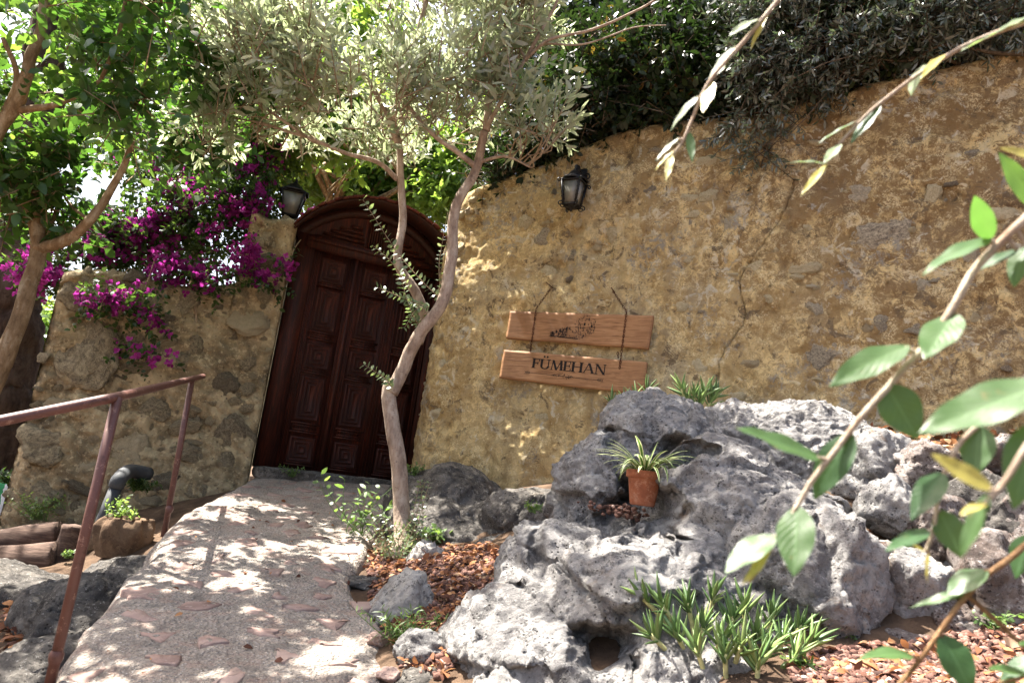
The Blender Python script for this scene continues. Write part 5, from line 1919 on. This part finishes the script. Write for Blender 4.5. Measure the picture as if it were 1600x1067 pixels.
# broad-leaved tree at the left
ML = 4.5
mb0 = np.array(P(-60, 900, ML))
mb0[2] = ground_z(mb0[0], mb0[1])
maple = empty('leafy_tree', 'green broad leaved tree with leaning tan trunk at the left edge', 'tree', mb0)
tm = MB()
limb(tm, [mb0-np.array([0, 0, .1]), P(-45, 700, ML), P(-8, 590, ML), P(25, 520, ML), P(45, 450, ML), P(58, 385, ML)], .062, .046, 16, 60, .3, 5, .07)
limb(tm, [P(58, 390, ML), P(62, 340, ML), P(60, 300, ML), P(66, 240, ML+.1)], .045, .026, 12, 30, .4, 6, .06)
limb(tm, [P(58, 388, ML), P(105, 372, ML-.05), P(140, 345, ML-.1), P(165, 310, ML-.1), P(190, 262, ML-.15), P(205, 220, ML-.2)], .040, .016, 12, 40, .4, 7, .06)
limb(tm, [P(56, 380, ML), P(45, 330, ML+.05), P(15, 290, ML+.1), P(-20, 265, ML+.1)], .028, .016, 10, 26, .5, 8, .06)
limb(tm, [P(-47, 720, ML), P(-75, 600, ML-.1), P(-80, 480, ML-.25), P(-40, 300, ML-.4), P(0, 200, ML-.5), P(35, 150, ML-.55), P(42, 90, ML-.6), P(65, 40, ML-.6), P(72, -40, ML-.6)], .060, .022, 12, 50, .5, 9, .07)
limb(tm, [P(30, 172, ML-.52), P(80, 165, ML-.55), P(120, 150, ML-.6), P(158, 125, ML-.6)], .022, .010, 9, 26, .5, 10, .06)
limb(tm, [P(2, 190, ML-.5), P(25, 120, ML-.6), P(5, 60, ML-.7)], .022, .012, 9, 20, .5, 11, .06)
limb(tm, [P(158, 125, ML-.6), P(185, 60, ML-.65), P(195, 10, ML-.7), P(200, -40, ML-.7)], .012, .010, 8, 20, .5, 12, .06)
limb(tm, [P(140, 345, ML-.1), P(110, 320, ML), P(96, 300, ML)], .012, .006, 7, 14, .5, 13, .05)
limb(tm, [P(75, 370, ML), P(90, 320, ML+.1), P(110, 270, ML+.15)], .014, .008, 7, 16, .5, 14, .05)
tm.build('trunk', MAPLEBARK, maple, smooth_shade=True)
cm, twm = MB(), MB()
MBL = [(*P(90, 90, ML-.5), .55, .6, .42), (*P(200, 160, ML-.4), .50, .6, .30), (*P(60, 230, ML-.2), .48, .55, .26), (*P(230, 40, ML-.5), .42, .6, .35), (*P(180, 250, ML-.2), .42, .5, .18), (*P(120, -60, ML-.3), .95, .8, .4), (*P(-60, 120, ML-.3), .42, .6, .5),
       (*P(60, 330, ML), .34, .5, .14), (*P(290, 190, ML-.1), .28, .5, .18), (*P(330, 120, ML), .26, .5, .24), (*P(235, 232, 5.5), .5, .5, .2), (*P(310, 225, 5.7), .4, .4, .16), (*P(-150, 250, ML), .45, .6, .3), (*P(-200, 0, ML-.4), .6, .7, .5)]
NEAR_ = [b for b in MBL if b[1] < ML-.25]
FAR_ = [b for b in MBL if b[1] >= ML-.25]
foliage(cm, NEAR_, 950, 8, .20, .088, .52, 82, up=.15, out=.5, shell=.55, twig=twm, spread=1.0, gap=(3.2, .02), clump=2.2)
foliage(cm, FAR_, 1250, 8, .20, .088, .52, 81, up=.15, out=.5, shell=.55, twig=twm, spread=1.0, gap=(2.3, .02), clump=2.2)
tag(twm.build('twigs', MAPLEBARK, maple), kind='stuff')
tag(cm.build('crown', L_GREEN, maple), kind='stuff')

# dark trunk behind it
pb = P(0, 760, 6.9)
pine = empty('pine_tree', 'thick dark furrowed trunk standing behind the leaning tan tree', 'tree', (pb[0], pb[1], ground_z(pb[0], pb[1])))
tm = MB()
limb(tm, [np.array([pb[0]-.05, pb[1], ground_z(pb[0], pb[1])-.1]), P(-2, 700, 6.9), P(12, 560, 6.9), P(28, 440, 6.9), P(45, 330, 6.9), P(60, 200, 6.9), P(80, 0, 6.9)], .26, .16, 30, 120, .2, 15, .22)
tm.build('trunk', PINEBARK, pine, smooth_shade=True)
cm = MB()
foliage(cm, [(*P(60, 60, 7.2), 1.1, 1.0, .8), (*P(-60, 150, 7.4), .8, .9, .5)], 500, 12, .3, .10, .3, 84, gap=(1.5, -.2))
tag(cm.build('crown', L_GREEN, pine), kind='stuff')

# bougainvillea over the rubble wall
bz = np.array([Lp[0]+ld[0]*1.0-lo[0]*.5, Lp[1]+ld[1]*1.0-lo[1]*.5, 1.2])
boug = empty('bougainvillea', 'bougainvillea with masses of magenta blossom spilling over the rubble wall', 'climber', bz)
D0 = 6.45
BB = [(*P(330, 340, D0), .55, .35, .42), (*P(230, 370, D0), .40, .35, .38), (*P(170, 380, D0-.1), .35, .3, .25), (*P(400, 310, D0+.1), .35, .3, .35), (*P(80, 420, D0-.05), .26, .25, .22), (*P(300, 430, D0-.25), .40, .18, .14), (*P(390, 250, D0+.3), .5, .35, .3), (*P(270, 260, D0+.3), .6, .35, .25)]
HANG = [(*P(200, 465, 5.93), .22, .07, .14), (*P(235, 510, 5.96), .13, .06, .13), (*P(420, 440, 6.22), .20, .07, .09), (*P(150, 470, 5.88), .13, .07, .11), (*P(225, 555, 5.98), .28, .06, .05), (*P(340, 450, 6.1), .16, .07, .07), (*P(445, 420, 6.24), .06, .05, .1)]
wm = MB()
cr = np.random.default_rng(88)
for k in range(9):
    a = bz+np.array([cr.normal()*.3, cr.normal()*.1, 0])
    b = np.array(BB[k % 8][:3])
    connect(wm, a, b, .022, .008, cr, 6, 14)
for b in HANG:
    for j in range(3):
        a = np.array(b[:3])+np.array([cr.normal()*.1, .22, .35])
        connect(wm, a, np.array(b[:3])+cr.normal(size=3)*np.array(b[3:])*.7, .005, .002, cr, 4)
wm.build('vine_stem', TWIG, boug)
fm_ = MB()
def clear_lantern(p):
    c_ = np.array([pp[0], pp[1]-.3, 3.78])                   # trimmed back round the lantern's front
    return (((p-c_)/np.array([.17, .45, .27]))**2).sum(1) > 1
foliage(fm_, BB+HANG, 2300, 9, .16, .048, .62, 90, accept=clear_lantern, up=.1, out=.6, shell=.6, droop=.2, spread=1.0, clump=3)
tag(fm_.build('foliage', L_BOUG, boug), kind='stuff')
bl = MB()
def blossoms(blobs, n, per, seed, thr, spreadr=.055):
    r = np.random.default_rng(seed)
    B = np.array(blobs)
    w = (B[:, 3]*B[:, 5])
    k = r.choice(len(B), n, p=w/w.sum())
    u = unit(r.normal(size=(n, 3)))
    u[:, 1] = -np.abs(u[:, 1])*1.0
    p = B[k, :3]+u*(r.random(n)**.35)[:, None]*B[k, 3:]
    keep = (fbm(p*3.1, 3, 6) > thr) & clear_lantern(p)
    p = p[keep]
    c = np.repeat(p, per, 0)+r.normal(size=(len(p)*per, 3))*spreadr
    tri = np.repeat(c, 3, 0)                                 # three bracts to each bloom
    n3 = len(tri)
    ax = np.repeat(unit(np.array([0, -.8, .25])+r.normal(size=(len(c), 3))*.6), 3, 0)
    rr = unit(r.normal(size=(len(c), 3)))
    x = unit(np.cross(ax, np.repeat(rr, 3, 0)))
    y = np.cross(ax, x)
    a_ = np.tile(np.array([0, 2.09, 4.19]), len(c))[:, None]
    d = unit(x*np.cos(a_)+y*np.sin(a_)+ax*.55)
    tone = np.repeat(np.repeat(np.clip(r.normal(.5, .22, len(p)), 0, 1), per), 3)
    V, F, q_ = leaves(tri, d, ax, .040*r.uniform(.8, 1.2, n3), .031*r.uniform(.8, 1.2, n3), np.clip(tone+r.normal(size=n3)*.12, 0, 1), -1)
    bl.add(V, F, q_)
blossoms(BB[:6], 330, 9, 91, .0, .05)
blossoms(BB[6:], 40, 8, 92, .1)
blossoms(HANG, 42, 5, 93, -.1, .04)
blossoms([(*P(400, 330, 6.4), .14, .10, .16), (*P(380, 400, 6.2), .2, .1, .12), (*P(492, 335, 7.0), .05, .06, .05), (*P(60, 430, 6.2), .2, .15, .18)], 60, 7, 94, -.3, .05)
tag(bl.build('blossoms', BRACT, boug), kind='stuff')

# dark hedge of climber along the top of the plastered wall
hb_ = []
hs = np.random.default_rng(7)
for s in np.arange(-1.0, 2.3, .22):
    a, b = wall_frame(np.array([s]))
    zt_ = float(wall_top(np.array([s]))[0])
    hb_.append((a[0, 0]-b[0, 0]*.15, a[0, 1]-b[0, 1]*.15, zt_+.42, .34, .36, .55))
    hb_.append((a[0, 0]-b[0, 0]*.25, a[0, 1]-b[0, 1]*.25, zt_+.10, .3, .3, .15))
    hb_.append((a[0, 0]-b[0, 0]*.5, a[0, 1]-b[0, 1]*.5, zt_+1.0, .42, .45, .6))
for x, y, d, rx, rz_ in ((850, 180, 5.6, .30, .22), (910, 150, 5.5, .32, .24), (1000, 130, 5.4, .36, .24), (1080, 120, 5.3, .35, .22), (1150, 130, 5.15, .3, .16), (780, 255, 6.0, .2, .12), (950, 60, 5.4, .4, .3), (1100, 30, 5.2, .4, .3), (850, 225, 5.75, .2, .10), (800, 250, 5.9, .24, .11), (760, 285, 6.1, .16, .10), (930, 195, 5.5, .26, .12), (1020, 170, 5.3, .26, .12)):
    hb_.append((*P(x, y, d), rx, .2, rz_))
hp = wall_frame(np.array([.6]))[0][0]
hedge = empty('climbing_hedge', 'dense dark glossy hedge hanging over the top of the plastered wall above the lantern', 'hedge', (hp[0]+.3, hp[1]+.5, 1.4))
hm, htw = MB(), MB()
foliage(hm, hb_, 5200, 10, .2, .068, .48, 95, up=.15, out=.5, shell=.6, droop=.1, twig=htw, spread=1.0, clump=2.2)
for k in range(14):
    a, b = wall_frame(np.array([-.8+k*.22]))
    zt_ = float(wall_top(np.array([-.8+k*.22]))[0])
    pb_ = np.array([a[0, 0]-b[0, 0]*.75, a[0, 1]-b[0, 1]*.75, 1.5])
    htw.tube(smooth([pb_, pb_+np.array([.05, 0, 1.6]), np.array([a[0, 0]-b[0, 0]*.5, a[0, 1]-b[0, 1]*.5, zt_+.3]), np.array([a[0, 0]-b[0, 0]*.2, a[0, 1]-b[0, 1]*.2, zt_+.6])], 14), np.linspace(.02, .008, 14), 5)
htw.build('stems', DARKTWIG, hedge)
tag(hm.build('foliage', L_HEDGE, hedge), kind='stuff')

# fine-leaved grey shrub hanging over the wall at the right
fb = []
for x, y, d, rx, ry, rz_ in ((1200, 110, 4.95, .30, .3, .24), (1180, 190, 4.98, .20, .18, .16), (1290, 90, 4.75, .34, .3, .22), (1380, 50, 4.6, .35, .3, .2), (1470, 30, 4.45, .35, .3, .2), (1560, 40, 4.35, .3, .3, .14), (1200, 30, 5.0, .4, .4, .3), (1340, -20, 4.8, .7, .4, .3), (1520, -40, 4.5, .7, .4, .25), (1190, 245, 4.98, .09, .1, .09), (1270, 150, 4.85, .18, .15, .12)):
    fb.append((*P(x, y, d), rx, ry, rz_))
fbp = P(1420, 30, 4.95)
shrub = empty('wall_shrub', 'fine leaved grey green shrub drooping over the right end of the plastered wall', 'shrub', (fbp[0], fbp[1]+.4, 1.9))
sm_, stw = MB(), MB()
foliage(sm_, fb, 3000, 15, .24, .058, .24, 97, flat=.3, up=.0, out=.5, shell=.5, droop=.45, twig=stw, spread=.8, clump=3)
limb(stw, [np.array([fbp[0]+.1, fbp[1]+.4, 1.9]), np.array([fbp[0], fbp[1]+.25, 3.6]), P(1400, 130, 4.75), P(1290, 110, 4.7)], .04, .01, 8, 40, .5, 3, .06)
limb(stw, [P(1500, 100, 4.5), P(1450, 90, 4.5), P(1380, 100, 4.6), P(1300, 130, 4.7)], .014, .005, 7, 26, .8, 5, .06)
limb(stw, [P(1640, 80, 4.2), P(1560, 85, 4.3), P(1480, 70, 4.4), P(1420, 95, 4.5), P(1340, 90, 4.6)], .016, .005, 7, 30, .8, 6, .06)
for k in range(60):
    b = fb[hs.integers(len(fb))]
    p = np.array(b[:3])+hs.normal(size=3)*np.array(b[3:])*.6
    connect(stw, P(1380+hs.normal()*80, 60, 4.75), p, .006, .003, hs, 4)
stw.build('stems', DARKTWIG, shrub)
tag(sm_.build('foliage', L_FINE, shrub), kind='stuff')
# trees beyond the wall and gate
def back_tree(label, x, y0, d, blobs, n, ll, seed, mat, w=.5):
    g0 = P(x, y0, d)
    gz_ = float(ground_z(np.clip(g0[0], -300, 300), g0[1]))
    t = empty('background_tree', label, 'tree', (g0[0], g0[1], gz_), 0, 'trees beyond the gate and wall')
    m_ = MB()
    top_ = np.array(P(*blobs[0][:3]))
    limb(m_, [np.array([g0[0], g0[1], gz_-.2]), np.array([g0[0]+.1, g0[1], (gz_+top_[2])/2]), top_], .16, .05, 10, 30, .4, seed, .1)
    rr_ = np.random.default_rng(seed)
    B = [(*P(a, b, c_), rx, ry, rz_) for a, b, c_, rx, ry, rz_ in blobs]
    for b in B:
        for j in range(3):
            connect(m_, top_+np.array([0, 0, -.5]), np.array(b[:3])+rr_.normal(size=3)*np.array(b[3:])*.5, .03, .01, rr_, 5)
    m_.build('trunk', MAPLEBARK, t, smooth_shade=True)
    c_ = MB()
    foliage(c_, B, n, 9, .3, ll, w, seed, up=.2, out=.5, shell=.5, gap=(1.3, -.25), spread=1.0, clump=1.2)
    tag(c_.build('crown', mat, t), kind='stuff')
back_tree('sunlit bright green tree behind the bougainvillea', 260, 600, 9.0, [(250, 150, 9.0, 1.0, .9, .7), (330, 230, 9.0, .9, .8, .5), (200, 60, 9.2, 1.0, .9, .6), (420, 170, 9.3, .8, .8, .6), (150, 190, 9.1, .7, .7, .5), (320, 0, 9.4, 1.3, .9, .8), (500, 60, 9.8, 1.5, .9, .9)], 3000, .13, 201, L_LIME)
back_tree('green tree directly behind the gate arch', 560, 600, 8.8, [(540, 290, 8.8, .65, .6, .35), (480, 270, 9.0, .6, .6, .4), (640, 290, 8.9, .7, .6, .5), (700, 320, 8.4, .35, .5, .45), (600, 200, 9.2, 1.2, .8, .5), (720, 240, 8.6, .6, .6, .5), (520, 215, 6.7, .7, .45, .22), (420, 205, 6.5, .5, .5, .24), (470, 150, 6.6, .7, .5, .25), (560, 150, 6.5, .6, .5, .2)], 3300, .10, 202, L_LIME)
back_tree('low leafy tree in the gap left of the rubble wall end', 60, 660, 11.0, [(70, 560, 11.0, .42, .6, .62), (30, 580, 11.2, .6, .6, .6), (90, 520, 11.4, .3, .5, .35), (60, 620, 10.8, .45, .6, .3)], 1300, .12, 203, L_LIME)
back_tree('tall dark tree behind the right part of the plastered wall', 1150, 500, 7.5, [(1100, 20, 7.6, 1.6, .8, .9), (900, 60, 7.8, 1.3, .8, .8), (1300, 0, 7.4, 1.3, .8, .8), (1000, -120, 8, 2.2, 1, .8), (960, 100, 7.6, 1.3, .7, .5), (1180, 60, 7.4, 1.3, .7, .5)], 4200, .11, 204, L_HEDGE)
back_tree('sunlit leafy tree behind the top right corner of the wall', 1560, 300, 7.2, [(1540, 60, 7.2, .6, .6, .5), (1480, 90, 7.3, .4, .5, .3), (1620, 20, 7.0, .6, .6, .6)], 700, .09, 205, L_LIME)

# ================================================================== small plants
def weed(label, x, y, d, size, n, seed, ll=.035, mat=None, up=.9, w=.45, name='weed', group=None, pt=None):
    p = P(x, y, d) if pt is None else np.asarray(pt, float)
    m_, t_m = MB(), MB()
    t = empty(name, label, 'plant', p, 0, group)
    r = np.random.default_rng(seed)
    for k in range(n):
        tip = p+np.array([r.normal()*.45, r.normal()*.35, up*r.uniform(.5, 1)])*size
        q = smooth([p+r.normal(size=3)*np.array([.15, .1, 0])*size, p+(tip-p)*.5+r.normal(size=3)*.08*size, tip], 9)
        t_m.tube(q, np.linspace(.003, .0012, 9), 4, cap=False)
        tg = unit(np.gradient(q, axis=0))
        pr_ = unit(np.cross(tg, r.normal(size=(9, 3))))
        V, F, rr = leaves(q[2:], unit(tg*.4+pr_)[2:], np.array([0, -.3, 1.0])+r.normal(size=(7, 3))*.4, ll*r.uniform(.6, 1.2, 7), ll*w, np.clip(r.normal(.5, .25, 7), 0, 1))
        m_.add(V, F, rr)
    t_m.build('stem', L_WEED, t)
    m_.build('foliage', mat or L_WEED, t)
    return t
weed('feathery green weed on the foot of the rubble wall above the logs', 60, 812, 5.78, .22, 40, 301, .035, w=.3)
weed('dark green creeping weed on the rubble wall beside the elbow pipe', 215, 765, 5.75, .18, 36, 302, .04, L_BOUG, .5)
weed('broad leaved young shoot growing on the ramp left of the olive trunk', 555, 835, 4.95, .34, 12, 303, .06, up=1.1)
weed('tiny bright plant behind the white stone by the olive', 682, 850, 4.8, .12, 14, 304, .05, w=.7)
weed('small green tuft in the boulder left shoulder', 832, 800, 3.85, .06, 12, 305, .022, w=.6)
weed('grassy tuft at the foot of the cream knobbly rock', 625, 1005, 3.25, .16, 26, 306, .05, w=.12, name='grass_tuft')
weed('small weed at the threshold corner of the gate', 455, 745, 6.35, .10, 12, 307, .03)
weed('seedling in the red gravel at the foot of the retaining wall', 1558, 985, 2.85, .09, 9, 308, .03)
weed('low green weed between boulder and gravel', 1318, 1015, 2.85, .07, 24, 309, .022)
weed('tiny green shoot between the grey stones in dry leaves', 685, 985, 3.4, .07, 9, 310, .035, w=.3)
weed('little sprig under the logs beside the rail post', 105, 872, 5.2, .06, 9, 311, .03)
weed('green sprig growing from the wall foot left of the olive', 645, 742, 5.75, .10, 12, 312, .03)
weed('dark leafy weed by the bag at the left edge', 8, 755, 6.2, .16, 18, 313, .06, L_BOUG, .6)
weed('yellowish seedling by the clump of finger succulents', 1245, 1050, 2.62, .06, 16, 314, .04, w=.25)

# ================================================================== branches in front of the camera
def big_leaf(parent, b, t, w, d0, d1, mat, seed, cup=.25):
    """ovate leaf from a base pixel to a tip pixel; w in pixels"""
    r = np.random.default_rng(seed)
    pb_, pt_ = P(b[0], b[1], d0), P(t[0], t[1], d1)
    ax = pt_-pb_
    L = np.linalg.norm(ax)
    ax = ax/L
    k = np.dot((pb_+pt_)/2-cC, cF)/FPX
    wid = w*k
    view = unit((pb_+pt_)/2-cC)
    nn_ = unit(-view*.85+np.array([0, 0, .45])+to_sun*.55+r.normal(size=3)*.15)
    nn_ = unit(nn_-ax*np.dot(nn_, ax))
    sd_ = np.cross(ax, nn_)
    n, m_ = 13, 7
    tt = np.linspace(0, 1, n)
    prof_ = np.sin(np.pi*tt**.82)**.85*.5*(1-.12*tt)
    prof_[0], prof_[-1] = .02, .0
    v = np.linspace(-1, 1, m_)
    bend = r.uniform(-.06, .20)
    tw = r.normal()*.3
    V, uv = [], []
    for i in range(n):
        for vv in v:
            off_ = vv*prof_[i]*wid
            a = tw*(tt[i]-.3)
            s2 = sd_*math.cos(a)+nn_*math.sin(a)
            q = pb_+ax*L*tt[i]+s2*off_+nn_*(cup*abs(off_)*.6-bend*L*(tt[i]**2)+.012*L*math.sin(tt[i]*16+abs(vv)*2)*abs(vv))
            V.append(q)
            uv.append((tt[i], .5+vv*.5))
    o = mk('leaf', np.array(V), [grid_quads(n, m_)], mat, parent, uv=np.array(uv), smooth_shade=True)
    # leaf stalk
    return o
def branch(label, stem, r0, r1, lvs, dep, mat, seed, dvar=.0):
    st_ = [P(x, y, dep+dvar*k/(len(stem)-1)) for k, (x, y) in enumerate(stem)]
    t = empty('leafy_branch', label, 'branch', st_[0], 0, 'leafy branches hanging close in front')
    mm = MB()
    # the cane comes up from the soil to the right of the camera
    rt = np.array([1.45+.06*seed, .85+.04*seed, 0])
    rt[2] = ground_z(rt[0], rt[1])-.05
    q0 = st_[0]
    hi = max(q0[2]+.12, rt[2]+.35)
    cane = [rt, np.array([rt[0]-.02, rt[1], rt[2]*.5+hi*.5]), np.array([rt[0]*.75+q0[0]*.25, rt[1]*.75+q0[1]*.25, hi])]
    qc_ = smooth(cane+[q0, st_[1]], 64)[:49]
    mm.tube(qc_, np.linspace(r0*1.9, r0*1.02, 49), 8)
    q = smooth(st_, 60)
    mm.tube(q, np.linspace(r0, r1, 60), 10)
    mm.build('stem', mat, t, smooth_shade=True)
    px_ = np.array([(800+FPX*((p-cC)@cR)/((p-cC)@cF), 533.5-FPX*((p-cC)@cU)/((p-cC)@cF)) for p in q])
    r = np.random.default_rng(seed)
    for k, (b, tp, w, mt) in enumerate(lvs):
        j = np.argmin(((px_-np.array(b))**2).sum(1))
        d0 = q[j][1]
        o = big_leaf(t, b, tp, w, d0, d0+r.uniform(-.035, .02), mt, seed*50+k)
        a, c_ = q[j], P(b[0], b[1], d0)
        if np.linalg.norm(a-c_) > .001:
            mm = MB()
            mm.tube(np.array([a, (a+c_)/2, c_+(P(tp[0], tp[1], d0)-c_)*.05]), [r1*1.2, r1, r1*.8], 6)
            mm.build('leaf_stalk', mat, t, smooth_shade=True)
    return t
G, D, W_, Y = BIGLEAF, BIGDARK, BIGPALE, BIGYEL
branch('slim drooping branch with pale downy leaves hanging top centre right before the hedge', [(1330, -150), (1260, -50), (1215, 2), (1165, 62), (1122, 110), (1100, 142), (1082, 185), (1066, 222), (1048, 246)], .0036, .0016,
       [((1185, 30), (1138, 46), 20, W_), ((1150, 72), (1105, 133), 28, W_), ((1113, 128), (1100, 181), 24, Y), ((1092, 150), (1041, 197), 20, W_), ((1060, 216), (1023, 246), 11, W_), ((1077, 206), (1082, 254), 15, G), ((1054, 235), (1020, 263), 12, Y), ((1050, 240), (1040, 283), 14, Y), ((1200, 15), (1172, 80), 13, Y)], .86, STEM, 1)
branch('slim branch with heart shaped pale leaves reaching in at the top right', [(1720, 0), (1640, 22), (1600, 36), (1555, 52), (1500, 76), (1465, 97), (1430, 120), (1398, 144), (1365, 170), (1338, 196), (1312, 225), (1292, 255)], .0036, .0015,
       [((1556, 50), (1502, 85), 34, W_), ((1612, 25), (1558, 42), 18, W_), ((1444, 102), (1423, 150), 48, W_), ((1476, 86), (1438, 110), 16, Y), ((1376, 163), (1329, 227), 24, D), ((1336, 190), (1276, 220), 15, G), ((1313, 224), (1288, 257), 20, W_), ((1290, 256), (1238, 244), 12, W_), ((1292, 256), (1251, 304), 14, Y)], .80, STEM, 2)
branch('main front branch with many grey green leaves crossing the wall at the right', [(1760, 180), (1680, 270), (1612, 333), (1580, 362), (1552, 390), (1520, 425), (1488, 482), (1455, 530), (1418, 570), (1390, 602), (1345, 652), (1302, 708), (1268, 752), (1246, 790), (1212, 842), (1190, 880)], .0044, .0017,
       [((1548, 376), (1521, 304), 36, D), ((1548, 372), (1440, 412), 44, G), ((1592, 390), (1512, 424), 26, D), ((1606, 384), (1580, 442), 40, G), ((1492, 490), (1444, 562), 62, G), ((1420, 540), (1296, 591), 58, G), ((1385, 600), (1434, 687), 66, G), ((1282, 716), (1147, 668), 54, G), ((1332, 676), (1268, 777), 56, D),
        ((1246, 790), (1240, 900), 62, G), ((1210, 836), (1130, 886), 56, G), ((1202, 850), (1168, 912), 22, Y), ((1192, 878), (1158, 908), 12, Y), ((1625, 330), (1560, 236), 34, G), ((1640, 250), (1560, 232), 24, Y)], .62, STEM, 3)
branch('nearest branch at the right edge carrying one very large blurred leaf', [(1800, 560), (1720, 600), (1650, 598)], .0036, .002,
       [((1650, 592), (1434, 680), 92, G), ((1625, 655), (1582, 790), 70, G)], .46, STEM, 4)
branch('blurred yellow tipped shoot close to the lens at the right', [(1720, 560), (1660, 640), (1610, 690), (1570, 752), (1535, 790)], .0030, .0012,
       [((1552, 766), (1454, 708), 34, Y), ((1545, 770), (1498, 870), 34, G), ((1540, 785), (1500, 800), 20, Y)], .44, STEM, 5)
branch('thin hanging twig with small dark leaves left of the blurred yellow shoot', [(1640, 560), (1580, 610), (1545, 650), (1502, 690), (1478, 735), (1466, 780), (1458, 830), (1446, 862)], .0026, .0013,
       [((1530, 664), (1524, 742), 56, G), ((1474, 738), (1424, 800), 46, D), ((1468, 796), (1502, 870), 46, G), ((1452, 828), (1383, 860), 34, D), ((1452, 862), (1442, 910), 14, Y), ((1446, 862), (1422, 848), 9, Y)], .60, STEM, 6)
branch('brown stemmed branch rising from the bottom right corner over the gravel', [(1740, 800), (1660, 820), (1605, 850), (1578, 872), (1540, 900), (1502, 940), (1470, 985), (1434, 1035), (1400, 1075)], .0034, .0022,
       [((1542, 890), (1477, 924), 48, G), ((1510, 925), (1419, 944), 20, G), ((1612, 835), (1582, 902), 46, D), ((1470, 990), (1524, 1080), 56, D), ((1426, 1024), (1347, 1012), 38, G), ((1620, 1025), (1560, 1062), 34, D)], .72, STEMB, 7)
branch('small leafy sprig at the bottom right edge of the gravel', [(1680, 1000), (1630, 1040), (1590, 1060), (1560, 1066)], .0022, .0012,
       [((1600, 1050), (1545, 1042), 30, G), ((1590, 1060), (1552, 1085), 30, D), ((1640, 1010), (1590, 1005), 26, G)], .70, STEMB, 8)
